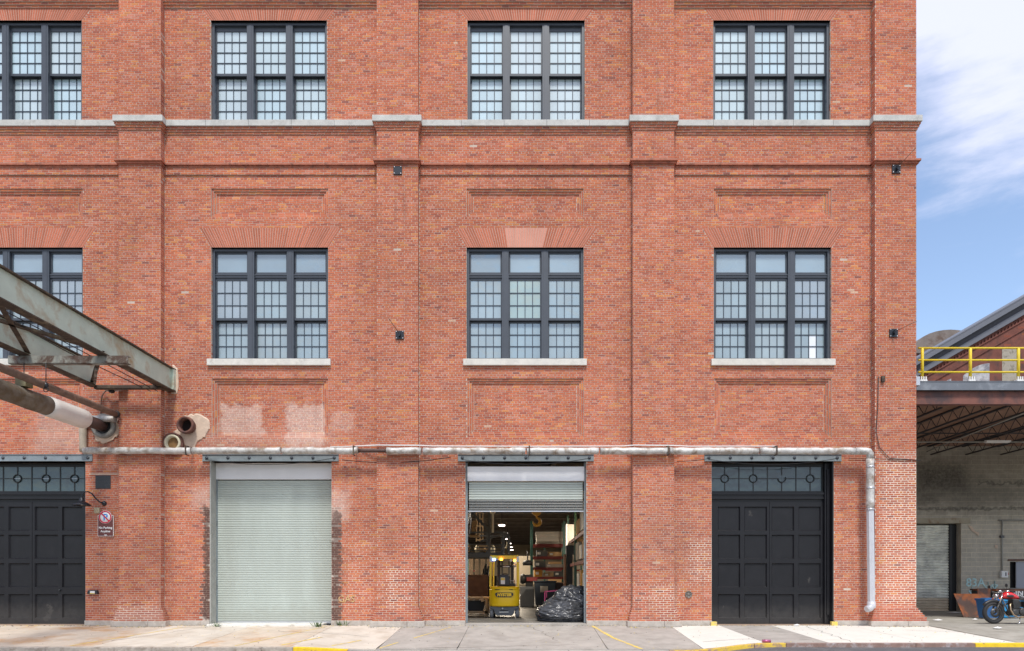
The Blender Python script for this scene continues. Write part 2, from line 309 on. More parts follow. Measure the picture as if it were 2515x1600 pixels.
# ---------------------------------------------------------------- brickwork
CH, BL, MJ = .065, .212, .0138
PAL = [((.475, .142, .074), 44), ((.52, .165, .076), 19), ((.425, .122, .070), 17), ((.56, .215, .080), 4), ((.50, .185, .12), 9), ((.36, .105, .068), 5), ((.27, .095, .072), .9), ((.60, .38, .26), .05)]
PC = np.array([p[0] for p in PAL]); PW = np.array([p[1] for p in PAL], float); PW /= PW.sum()
WIDE = [(950, 1010, 1390, 1500), (2145, 2275, 1110, 1480), (1555, 1660, 1440, 1530), (1690, 1750, 1320, 1430), (290, 400, 1490, 1530)]
class Bricks:
    def __init__(s): s.c = []; s.n = []; s.d = []; s.k = []; s.full = []
    def patch(s, o, u, v, n, u0, u1, v0, v1, holes=(), anchor=None, depth=.05, tint=None, course=CH, bl=BL, uoff=0, bond=True, single=False):
        """rows of bricks on the plane through o; holes: functions v -> (a, b) or None"""
        o = np.array(o, float); u = np.array(u, float); v = np.array(v, float); n = np.array(n, float)
        a = 0 if anchor is None else anchor
        k0 = math.floor((v0-a)/course+1e-6); k1 = math.ceil((v1-a)/course-1e-6)
        for k in range(k0, k1):
            lo, hi = max(a+k*course, v0), min(a+(k+1)*course, v1)
            if hi-lo < .022: continue
            vm = (lo+hi)/2
            segs = [(u0, u1)]
            for h in holes:
                q = h(vm)
                if q is None: continue
                ns = []
                for p0, p1 in segs:
                    if q[1] <= p0 or q[0] >= p1: ns.append((p0, p1)); continue
                    if q[0] > p0: ns.append((p0, q[0]))
                    if q[1] < p1: ns.append((q[1], p1))
                segs = ns
            head = bond and k % 6 == 0
            pitch = bl/2 if head else bl
            off = (bl/4 if head else (bl/2 if k % 2 else 0))+uoff
            for p0, p1 in segs:
                i0 = math.floor((p0-off)/pitch); i1 = math.ceil((p1-off)/pitch)
                for i in range(i0, i1):
                    b0, b1 = max(off+i*pitch, p0), min(off+(i+1)*pitch, p1)
                    if b1-b0 < .03: continue
                    j = rng.normal(0, .0012)-.0020; z = rng.normal(0, .0009)
                    mj = MJ
                    q_ = o+u*b0+v*vm; qx, qy = XC+q_[0]*S, YC-(q_[2]-H)*S
                    if any(J[0] < qx < J[1] and J[2] < qy < J[3] for J in WIDE): mj = MJ*1.45
                    e0, e1, f0, f1 = b0+mj/2, b1-mj/2, lo+mj/2+z, hi-mj/2+z
                    p = o+n*j
                    s.c.append((p+u*e0+v*f0, p+u*e1+v*f0, p+u*e1+v*f1, p+u*e0+v*f1)); s.n.append(n); s.d.append(depth)
                    s.k.append(s.colour(p+u*(b0+b1)/2+v*vm, tint))
                    s.full.append((not head) and abs(b1-b0-bl) < .004 and abs(hi-lo-course) < .002 and abs(n[1]+1) < .01)
    def colour(s, p, tint=None):
        g = mnoise.noise(Vector((p[0]*.9, p[1], p[2]*5.5)))       # runs of like-coloured bricks along a course
        h = mnoise.noise(Vector((p[0]*.22+7, p[1], p[2]*.22)))
        r = rng.random()
        if g > .38 and r < .4: c = PC[3 if rng.random() < .4 else 1]
        elif g < -.40 and r < .4: c = PC[2 if rng.random() < .7 else 5]
        else: c = PC[rng.choice(len(PC), p=PW)]
        c = c*(1+h*.2)*rng.uniform(.91, 1.09)
        px, py = XC+p[0]*S, YC-(p[2]-H)*S
        if p[1] > -.1 and 1245 < py < 1528 and (498+4*h < px < 516 or 813 < px < 836+8*h):
            c = c*.25+np.array((.09, .06, .055))*.75 if rng.random() < .8 else np.array((.5, .42, .36))
        if tint is not None: c = c*(1-tint[3])+np.array(tint[:3])*tint[3]
        return c
    def quad(s, pts, n, depth=.05, colr=None):
        s.c.append(tuple(np.array(p, float) for p in pts)); s.n.append(np.array(n, float)); s.d.append(depth)
        s.k.append(np.array(colr)); s.full.append(False)
    def take_individuals(s, idx):
        keep = [i for i in range(len(s.c)) if i not in idx]
        for a in ('c', 'n', 'd', 'k', 'full'): setattr(s, a, [getattr(s, a)[i] for i in keep])
    def build(s, name, parent, kind='stuff'):
        C = np.array(s.c); n = np.array(s.n)[:, None, :]; d = np.array(s.d)[:, None, None]; K = np.array(s.k); q = len(C)
        V = np.concatenate([C, C-n*d], 1).reshape(-1, 3)
        fl = np.array([(0,1,2,3),(0,4,5,1),(1,5,6,2),(2,6,7,3),(3,7,4,0)])
        F = (np.arange(q)[:, None, None]*8+fl[None]).reshape(-1)
        me = bpy.data.meshes.new(name); me.vertices.add(len(V)); me.vertices.foreach_set('co', V.ravel())
        me.loops.add(len(F)); me.loops.foreach_set('vertex_index', F.astype(np.int32)); npoly = len(F)//4
        me.polygons.add(npoly); me.polygons.foreach_set('loop_start', np.arange(npoly, dtype=np.int32)*4)
        me.polygons.foreach_set('use_smooth', np.zeros(npoly, dtype=bool)); me.update(calc_edges=True)
        ca = me.color_attributes.new('Col', 'FLOAT_COLOR', 'CORNER'); cc = np.ones((npoly*4, 4)); cc[:, :3] = np.repeat(K, 20, axis=0); ca.data.foreach_set('color', cc.ravel())
        me.materials.append(M_BRICK); me.validate()
        o = bpy.data.objects.new(name, me); link(o, parent); o['kind'] = kind; return o
def rect_hole(x0, x1, z0, z1):
    return lambda v: (x0, x1) if z0 < v < z1 else None
def trap_hole(xb0, xb1, xt0, xt1, z0, z1):
    def f(v):
        if not z0 < v < z1: return None
        t = (v-z0)/(z1-z0); return (xb0+(xt0-xb0)*t, xb1+(xt1-xb1)*t)
    return f
def backing(mb, x0, x1, z0, z1, yf, yb, rects=()):
    xs = sorted({x0, x1, *[min(max(q, x0), x1) for r in rects for q in r[:2]]}); zs = sorted({z0, z1, *[min(max(q, z0), z1) for r in rects for q in r[2:]]})
    for i in range(len(xs)-1):
        run = None
        for j in range(len(zs)-1):
            cx, cz = (xs[i]+xs[i+1])/2, (zs[j]+zs[j+1])/2
            inside = any(r[0] < cx < r[1] and r[2] < cz < r[3] for r in rects)
            if not inside:
                if run is None: run = zs[j]
            if (inside or j == len(zs)-2) and run is not None:
                mb.box(xs[i], xs[i+1], yf, yb, run, zs[j] if inside else zs[j+1]); run = None
snap = lambda z: round(z/CH)*CH
EX, EZ = (1, 0, 0), (0, 0, 1)
dusty(M_BLACK, [(-80, 205, 1500, 1536, .5, .35), (95, 105, 1490, 1525, .8, .03), (1748, 2040, 1505, 1536, .5, .35), (1850, 1853, 1255, 1263, .7, .02), (1995, 2000, 1420, 1428, .7, .02), (1785, 1788, 1490, 1500, .8, .02)], (.07, .065, .06))
dusty(M_SLAT, [(530, 815, 1505, 1535, .55, .35), (530, 560, 1180, 1530, .25, .4), (770, 815, 1180, 1530, .3, .3), (793, 799, 1325, 1342, .8, .02)], (.30, .30, .25))
# ---------------------------------------------------------------- the brick building
bld = thing('brick_building', (0, 0, 0), 'four-bay red brick industrial building with black windows, stone belt course and big doors', 'building')
PD = -.212
PIL = [(291, 395), (925, 1027), (1554, 1656), (2149, 2251)]
PX = [(fx(a, PD), fx(b, PD)) for a, b in PIL]
X_L, X_R = -18.6, PX[3][1]
BAYS = [(X_L, PX[0][0]), (PX[0][1], PX[1][0]), (PX[1][1], PX[2][0]), (PX[2][1], PX[3][0])]
UPW = [(fx(-87), fx(200.5)), (fx(517.5), fx(802.7)), (fx(1148), fx(1436)), (fx(1752), fx(2039.8))]
LOW = [(fx(-85), fx(203)), (fx(518.5), fx(805.7)), (fx(1145.7), fx(1433.5)), (fx(1753.2), fx(2042))]
DOR = [(fx(-88), fx(209.6)), (fx(516), fx(814)), (fx(1143), fx(1440)), (fx(1748), fx(2048))]
ZUT, ZLT, ZLB, ZDT = snap(17.98), snap(11.27), 7.91, snap(4.87)
ZB = .13
Z_S0, Z_S1 = 14.79, 14.97            # belt stone
Z_ST0, Z_ST1 = 13.59, 13.70          # string course
Z_BAND = 206*CH
Z_TOPC = 282.5*CH
Z_TOP = 20.2
wall_mb = MB(); wall_b = Bricks(); BKD = .06
FR = dict(u=EX, v=EZ, n=(0, -1, 0))
def wall_patch(b, x0, x1, z0, z1, y, holes=(), **k): b.patch((0, y, 0), EX, EZ, (0, -1, 0), x0, x1, z0, z1, holes, **k)
arches = []
def rings(x0, x1, z0, z1):
    """recessed panel of three stepped brick frames"""
    for k in range(3):
        y = .032*(k+1); a0, a1, c0, c1 = x0+k*CH, x1-k*CH, z0+k*CH, z1-k*CH
        wall_patch(wall_b, a0, a1, c1-CH, c1, y, bond=False, uoff=.07*k)
        wall_patch(wall_b, a0, a1, c0, c0+CH, y, bond=False, uoff=.09*k, depth=.03)
        for xs, sgn in ((a0, 1), (a1-CH, 1)):
            wall_b.patch((0, y, 0), EZ, (-1, 0, 0), (0, -1, 0), c0+CH, c1-CH, -xs-CH, -xs, anchor=-xs-CH, bond=False, uoff=.05*k)
        backing(wall_mb, a0, a1, c0, c1, y+.007, y+.25, [(a0+CH, a1-CH, c0+CH, c1-CH)])
    y = .096; q = 3*CH
    wall_patch(wall_b, x0+q, x1-q, z0+q, z1-q, y)
    backing(wall_mb, x0+q, x1-q, z0+q, z1-q, y+.007, y+.25)
def arch(bx0, bx1, tx0, tx1, z0, z1, n=54, patch=False):
    b = Bricks(); 
    for i in range(n):
        ta, tb = (i+.13)/n, (i+.87)/n
        o_ = rng.uniform(0, .36); cuts = [0]+[q for q in (o_, o_+.36, o_+.72) if .06 < q < .94]+[1]
        cv = np.array((.47, .148, .085))*rng.uniform(.78, 1.12)
        inpatch = patch and .355 < (i+.5)/n < .64
        if inpatch: cuts = [0, 1]
        for ca, cb in zip(cuts, cuts[1:]):
            ca2, cb2 = ca+.006, cb-.006
            def pt(t, c): return (bx0+(bx1-bx0)*t+((tx0+(tx1-tx0)*t)-(bx0+(bx1-bx0)*t))*c, -.001, z0+(z1-z0)*c)
            c = cv.copy()
            if inpatch: c = np.array((.64, .29, .21))*rng.uniform(.96, 1.03)
            b.quad((pt(ta, ca2), pt(tb, ca2), pt(tb, cb2), pt(ta, cb2)), (0, -1, 0), .05, c)
    o = b.build('window_arch', bld)
    m = MB(); m.add([(bx0, .003, z0), (bx1, .003, z0), (tx1, .003, z1), (tx0, .003, z1), (bx0, .2, z0), (bx1, .2, z0), (tx1, .2, z1), (tx0, .2, z1)],
                    [(0,1,2,3),(7,6,5,4),(0,4,5,1),(1,5,6,2),(2,6,7,3),(3,7,4,0)])
    m.build('mortar_bed', M_ARCHM, o)
M_ARCHM = pmat('arch_mortar', (.52, .33, .26), .9, var=.1, vs=4)
BKH = .25
for bi, (x0, x1) in enumerate(BAYS):
    uw, lw, dr = UPW[bi], LOW[bi], DOR[bi]
    ua = (uw[0], uw[1], uw[0]-.30, uw[1]+.30, ZUT, snap(ZUT+.37)); ua_top = ua[5]
    la = (lw[0], lw[1], lw[0]-.34, lw[1]+.40, ZLT, snap(ZLT+.58))
    pu = (lw[0], lw[1], snap(12.14), snap(13.03)); pl = (lw[0]+.02, lw[1], snap(5.60), snap(7.33))
    # main field
    holes = [rect_hole(*lw, snap(ZLB), ZLT), rect_hole(*dr, -1, ZDT), trap_hole(*la), rect_hole(*pu), rect_hole(*pl)]
    wall_patch(wall_b, x0, x1, ZB, Z_BAND, 0, holes)
    backing(wall_mb, x0, x1, 0, Z_BAND, BKD*0+.006, .33, [(*lw, snap(ZLB), ZLT), (*dr, -1, ZDT), pu, pl])
    rings(*pu); rings(*pl)
    arch(*la, patch=(bi == 2))
    wall_patch(wall_b, x0, x1, Z_BAND, Z_ST0, -.045); backing(wall_mb, x0, x1, Z_BAND, Z_ST0, -.039, .33)
    wall_patch(wall_b, x0, x1, Z_ST1, 14.595, 0); backing(wall_mb, x0, x1, Z_ST0, 14.595, .006, .33)
    for k in range(3):
        y = -.028*(k+1); z = 14.595+k*CH
        wall_patch(wall_b, x0, x1, z, z+CH, y, anchor=z, bond=False, uoff=.06*k+.03, tint=(.2, .07, .05, .22)); backing(wall_mb, x0, x1, z, z+CH, y+.006, .33)
    wall_patch(wall_b, x0, x1, Z_S1, Z_TOPC, 0, [rect_hole(*uw, 0, ZUT), trap_hole(*ua)], anchor=Z_S1-.005)
    backing(wall_mb, x0, x1, Z_S0, Z_TOPC, .006, .33, [(*uw, Z_S1-.02, ZUT)])
    arch(*ua)
    for k in range(4):
        y = -.034*(k+1); z = Z_TOPC+k*CH
        wall_patch(wall_b, x0, x1, z, z+CH if k < 3 else Z_TOP, y, anchor=Z_TOPC, bond=(k == 3)); backing(wall_mb, x0, x1, z, z+CH if k < 3 else Z_TOP, y+.006, .33)
    # jamb bricks inside the openings
    for (a, b_), za, zb, dep in ((uw, Z_S1, ZUT, .10), (lw, snap(ZLB), ZLT, .10), (dr, ZB, ZDT, .33)):
        wall_b.patch((a+.001, 0, 0), (0, -1, 0), EZ, (1, 0, 0), -dep, 0, za, zb, bond=False)
        wall_b.patch((b_-.001, 0, 0), (0, 1, 0), EZ, (-1, 0, 0), 0, dep, za, zb, bond=False)
    # string course, belt stone with joints
    MB().box(x0, x1, -.11, .05, Z_ST0+.055, Z_ST1).box(x0, x1, -.055, .05, Z_ST0, Z_ST0+.055).build('string_course', M_TERRA, bld)
    n = max(1, round((x1-x0)/1.22)); w = (x1-x0)/n
    for i in range(n):
        MB().box(x0+i*w+.003, x0+(i+1)*w-.003, -.125+rng.uniform(-.004, .004), .12, Z_S0, Z_S1).build('belt_stone', M_STONE, bld, bevel=.008)
    # stone base between door and pier
    for a, b_ in ((x0, dr[0]), (dr[1], x1)):
        if b_-a < .1: continue
        if bi == 0 and a < dr[0]-1: a = a
        n = max(1, round((b_-a)/1.1)); w = (b_-a)/n
        for i in range(n): MB().box(a+i*w+.003, a+(i+1)*w-.003, -.062, .02, -.35, ZB+.01).build('base_stone', M_GRANITE, bld, bevel=.01)
mortar_wall = wall_mb.build('wall', M_MORTAR, bld)

# piers
allpil = []
for pi, (x0, x1) in enumerate(PX):
    mb = MB(); b = Bricks(); y = PD
    segs = [(.52, Z_ST0, y), (Z_ST1, 14.595, y), (Z_S1, Z_TOP, y)]
    for z0, z1, yy in segs:
        wall_patch(b, x0, x1, z0, z1, yy, anchor=0 if z0 < 14 else Z_S1-.005)
    mb.box(x0+.004, x1-.004, y+.006, .33, 0, Z_TOP)
    for k in range(3):
        yy = y-.028*(k+1); z = 14.595+k*CH; e = .028*(k+1)
        wall_patch(b, x0-e, x1+e, z, z+CH, yy, anchor=z, bond=False, uoff=.06*k+.03, tint=(.2, .07, .05, .22)); mb.box(x0-e+.012, x1+e-.012, yy+.006, 0, z, z+CH)
        for sgn, xe in ((-1, x0-e), (1, x1+e)):
            b.patch((xe, 0, 0), (0, -sgn*-1, 0) if sgn > 0 else (0, -1, 0), EZ, (sgn, 0, 0), *((yy, 0) if sgn > 0 else (0, -yy)), z, z+CH, anchor=z, bond=False)
    # side returns
    for z0, z1 in ((.52, Z_ST0), (Z_ST1, 14.595), (Z_S1, Z_TOP)):
        b.patch((x0, 0, 0), (0, -1, 0), EZ, (-1, 0, 0), 0, -y, z0, z1, bond=False, bl=.212, anchor=0 if z0 < 14 else Z_S1-.005)
        if pi < 3: b.patch((x1, 0, 0), (0, 1, 0), EZ, (1, 0, 0), y, 0, z0, z1, bond=False, bl=.212, anchor=0 if z0 < 14 else Z_S1-.005)
    # splayed foot
    for k in range(6):
        e = .14*min(1, (6-k)/5); z = ZB+k*CH; yy = y-.07*min(1, (6-k)/5)
        if pi == 3: er = e*1.9
        else: er = e
        wall_patch(b, x0-e*.8, x1+er, z, z+CH, yy, bond=False, tint=(.33, .09, .07, .35)); mb.box(x0-e*.8+.006, x1+er-.006, yy+.008, 0, z, z+CH)
        b.patch((x0-e*.8, 0, 0), (0, -1, 0), EZ, (-1, 0, 0), 0, -yy, z, z+CH, bond=False)
        b.patch((x1+er, 0, 0), (0, 1, 0), EZ, (1, 0, 0), yy, 0, z, z+CH, bond=False)
    p = mb.build('pilaster', M_MORTAR, bld)
    allpil.append((p, b))
    er = .30 if pi == 3 else .2
    MB().box(x0-.17, (x0+x1)/2+.3, y-.12, .0, -.38, ZB+.012).build('base_stone', M_GRANITE, bld, bevel=.012)
    MB().box((x0+x1)/2+.306, x1+er, y-.12, .0, -.38, ZB+.012).build('base_stone', M_GRANITE, bld, bevel=.012)
    MB().box(x0-.08, x1+.08, y-.11, .0, Z_ST0+.055, Z_ST1).box(x0-.04, x1+.04, y-.055, .0, Z_ST0, Z_ST0+.055).build('string_course', M_TERRA, bld)
    MB().box(x0-.11, x1+.11, y-.125, .0, Z_S0, Z_S1).build('belt_stone', M_STONE, bld, bevel=.008)

# the right flank of the building and its top
fb = Bricks(); fb.patch((X_R, 0, 0), (0, 1, 0), EZ, (1, 0, 0), PD, 3.2, .52, Z_TOP)
MB().box(X_R-.4, X_R-.006, 0, 52, -.5, Z_TOP).build('side_wall', M_MORTAR, bld); fb.build('brick', bld)
M_ROOF = pmat('roof', (.12, .12, .12), .9)
MB().box(X_L, X_R-.4, .33, 52, 19.6, 20).build('roof', M_ROOF, bld)
MB().box(X_L, X_R-.42, .34, 52, 7.0, 7.2).build('upper_floor', M_DARK, bld)

# individual bricks: the 300 full stretchers nearest the camera
cands = []
cp = np.array((0, -D, H))
pools = [(mortar_wall, wall_b)]+allpil
for gi, (p, b) in enumerate(pools):
    for i, f in enumerate(b.full):
        if f:
            c = np.mean(b.c[i], axis=0)
            if c[0] < 12.5: cands.append((np.linalg.norm(c-cp), gi, i))
cands.sort(); take = {}
for d_, gi, i in cands[:298]: take.setdefault(gi, []).append(i)
vari = []
for k in range(14):
    q = Bricks(); q.quad([(-(BL-MJ)/2, 0, -(CH-MJ)/2), ((BL-MJ)/2, 0, -(CH-MJ)/2), ((BL-MJ)/2, 0, (CH-MJ)/2), (-(BL-MJ)/2, 0, (CH-MJ)/2)], (0, -1, 0), .05, PC[rng.choice(len(PC)-1, p=PW[:-1]/PW[:-1].sum())]*rng.uniform(.9, 1.1))
    o = q.build('brick', None); vari.append(o.data); bpy.data.objects.remove(o)
for gi, ids in take.items():
    p, b = pools[gi]
    for i in ids:
        c = np.mean(b.c[i], axis=0)
        o = bpy.data.objects.new('brick', vari[rng.integers(14)]); link(o, p); o.location = c
    b.take_individuals(set(ids))
for p, b in pools: b.build('brick', p)

# ---------------------------------------------------------------- windows
JW, MW, YF = .075, .2, .085
paneme = {}
def pane(mat_, w, h, x, y, z, parent):
    me = paneme.get(mat_.name)
    if me is None:
        me = MB().add([(-.5,0,-.5),(.5,0,-.5),(.5,0,.5),(-.5,0,.5),(-.5,.008,-.5),(.5,.008,-.5),(.5,.008,.5),(-.5,.008,.5)],[(0,1,2,3),(7,6,5,4),(0,4,5,1),(1,5,6,2),(2,6,7,3),(3,7,4,0)]).mesh('pane', mat_); paneme[mat_.name] = me
    o = bpy.data.objects.new('pane', me); link(o, parent); o.location = (x, y, z); o.scale = (w, 1, h); return o
def sash(x0, x1, z0, z1, y, rows, cols, pal, parent, glass_z0=None, glass_z1=None, name='sash'):
    g0, g1 = glass_z0 if glass_z0 is not None else z0+.05, glass_z1 if glass_z1 is not None else z1-.05
    st = .037; a, b = x0+st, x1-st; t = .022
    mb = MB().box(x0, a, y, y+.05, z0, z1).box(b, x1, y, y+.05, z0, z1).box(a, b, y, y+.05, z0, g0).box(a, b, y, y+.05, g1, z1)
    m2 = MB(); pw = (b-a)/cols; ph = (g1-g0)/rows
    for i in range(1, cols): m2.box(a+i*pw-t/2, a+i*pw+t/2, y+.006, y+.04, g0, g1)
    for j in range(1, rows): m2.box(a, b, y+.002, y+.042, g0+j*ph-t/2, g0+j*ph+t/2)
    mb.build(name.replace('glint_', ''), M_FRAME, parent)
    if rows*cols > 1: m2.build('muntin', M_MUNT, parent)
    for i in range(cols):
        for j in range(rows):
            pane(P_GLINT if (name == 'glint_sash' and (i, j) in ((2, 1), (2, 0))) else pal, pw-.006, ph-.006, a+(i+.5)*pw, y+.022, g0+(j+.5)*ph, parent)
for bi in range(4):
    for lev, (x0, x1) in (('u', UPW[bi]), ('l', LOW[bi])):
        zt = ZUT if lev == 'u' else ZLT; zb = 14.9 if lev == 'u' else ZLB
        mb = MB().box(x0, x0+JW, YF, .34, zb, zt).box(x1-JW, x1, YF, .34, zb, zt).box(x0+JW, x1-JW, YF, .34, zt-.075, zt)
        cw = (x1-x0-2*JW-2*MW)/3
        for k in (1, 2):
            a = x0+JW+k*cw+(k-1)*MW; mb.box(a, a+MW, YF-.012, .34, zb, zt-.075)
            mb.box(a+.055, a+MW-.055, YF-.02, YF-.013, zb, zt-.08)
        w = mb.build('window', M_FRAME, bld)
        MB().box(x0, x1, .34, .36, zb, zt).build('back_board', M_DARK, w)
        for k in range(3):
            a = x0+JW+k*(cw+MW); b = a+cw
            if lev == 'u':
                pal = P_UP[(bi*3+k*2+bi) % 3]
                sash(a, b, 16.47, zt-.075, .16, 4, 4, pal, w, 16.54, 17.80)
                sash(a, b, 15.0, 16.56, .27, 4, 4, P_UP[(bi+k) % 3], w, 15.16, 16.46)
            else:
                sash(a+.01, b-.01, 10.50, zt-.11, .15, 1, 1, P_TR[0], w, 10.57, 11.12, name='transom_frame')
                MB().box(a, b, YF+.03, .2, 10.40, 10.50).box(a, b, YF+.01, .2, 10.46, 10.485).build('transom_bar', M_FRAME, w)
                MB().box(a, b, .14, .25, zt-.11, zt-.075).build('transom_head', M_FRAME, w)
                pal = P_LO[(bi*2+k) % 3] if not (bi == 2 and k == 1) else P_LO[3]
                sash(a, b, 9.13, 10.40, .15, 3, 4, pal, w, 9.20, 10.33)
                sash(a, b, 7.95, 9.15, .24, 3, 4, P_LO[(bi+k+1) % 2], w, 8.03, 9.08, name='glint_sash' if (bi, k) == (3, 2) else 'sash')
        if lev == 'l':
            MB().box(x0-.09, x1+.09, -.09, .15, 7.715, ZLB).build('window_sill', M_SILL, w, bevel=.01)
            MB().box(x0, x1, .11, .3, ZLB-.001, ZLB+.05).build('bottom_rail', M_FRAME, w)
# ---------------------------------------------------------------- steel lintels over the doors
for bi, (x0, x1) in enumerate(DOR):
    a, b = x0-.22, x1+.22
    o = MB().box(a, b, -.02, .3, ZDT, ZDT+.21).box(a, b, -.06, -.02, ZDT, ZDT+.015).box(a, b, -.045, -.02, ZDT+.195, ZDT+.21).build('steel_lintel', M_LINTEL, bld)
    for k in range(7):
        bx = a+.13+k*(b-a-.26)/6
        MB().lathe([(.0, -.03), (.022, -.03), (.024, -.012), (.048, -.01), (.048, 0)], (bx, -.022, ZDT+.105), 'y', 8).build('bolt', M_FRAME, o)
# ---------------------------------------------------------------- roller shutters
def slat_mesh(w, h, mat_, d=1):
    pr = [(0, 0), (-.012*d, h*.12), (-.020*d, h*.35), (-.020*d, h*.65), (-.012*d, h*(.88 if d <= 1 else .78)), (0, h*(.97 if d <= 1 else .84))]
    mb = MB(); n = len(pr)
    mb.add([(0, p[0], p[1]) for p in pr]+[(w, p[0], p[1]) for p in pr], [(i, i+n, i+n+1, i+1) for i in range(n-1)])
    mb.add([(0, .006, 0), (w, .006, 0), (w, .006, h), (0, .006, h)], [(0, 1, 2, 3)])
    return mb.mesh('slat', mat_)
def shutter(bi, y, ztop, zhood, slats, lab, xl, xr):
    d = MB().box(xl, xr, y-.04, y+.35, zhood, ztop).build('roller_shutter', M_HOOD, bld)
    if lab: d['label'] = lab
    z = zhood-.03
    for n, h, mt in slats:
        me = slat_mesh(xr-xl-.08, h, mt, .999 if bi == 2 else .6)
        for i in range(n):
            z -= h; o = bpy.data.objects.new('slat', me); link(o, d); o.location = (xl+.04, y+.05, z)
    return d, z
x0, x1 = DOR[1]; y = .36
zh = fz(1178, y)
d1, z1_ = shutter(1, y, ZDT+.0, zh, [(61, (zh-.03-.09)/61, M_SLAT)], 'fully closed pale green shutter', x0+.002, x1-.002)
MB().box(x0, x0+.05, y-.0, y+.12, .0, zh).build('guide_rail', M_LINTEL, d1)
MB().box(x0-.001, x0+.03, -.022, y-.02, -.05, ZDT).build('concrete_jamb', M_CONC, bld)
MB().box(x0+.04, x1-.04, y+.0, y+.07, .03, .09).build('bottom_bar', M_ALU, d1)
x0, x1 = DOR[2]; y = .18
zh = fz(1182, y)
M_GHOST = pmat('ghost_slat', (.16, .17, .165), .35, var=.1)  # half-clear slats stand in for the ghost of the moving shutter
bt = M_GHOST.node_tree; tr = N(bt, 'ShaderNodeBsdfTransparent'); mxs = N(bt, 'ShaderNodeMixShader'); mxs.inputs[0].default_value = .48
L_(bt, tr.outputs[0], mxs.inputs[2]); L_(bt, bt.nodes['Principled BSDF'].outputs[0], mxs.inputs[1]); L_(bt, mxs.outputs[0], bt.nodes['Material Output'].inputs[0]); tr.inputs[0].default_value = (.8, .8, .8, 1)
d2, zz = shutter(2, y, ZDT-.13, zh, [(7, .076, M_SLAT), (4, .082, M_GHOST)], 'raised green shutter with ghosted see-through lower slats', x0+.05, x1-.05)
MB().box(x0+.06, x1-.06, y+.02, y+.06, zz-.03, zz).build('bottom_bar', M_ALU, d2)
for a in (x0+.003, x1-.053): MB().box(a, a+.05, y-.03, y+.1, .06, ZDT).build('guide_rail', M_LINTEL, d2)
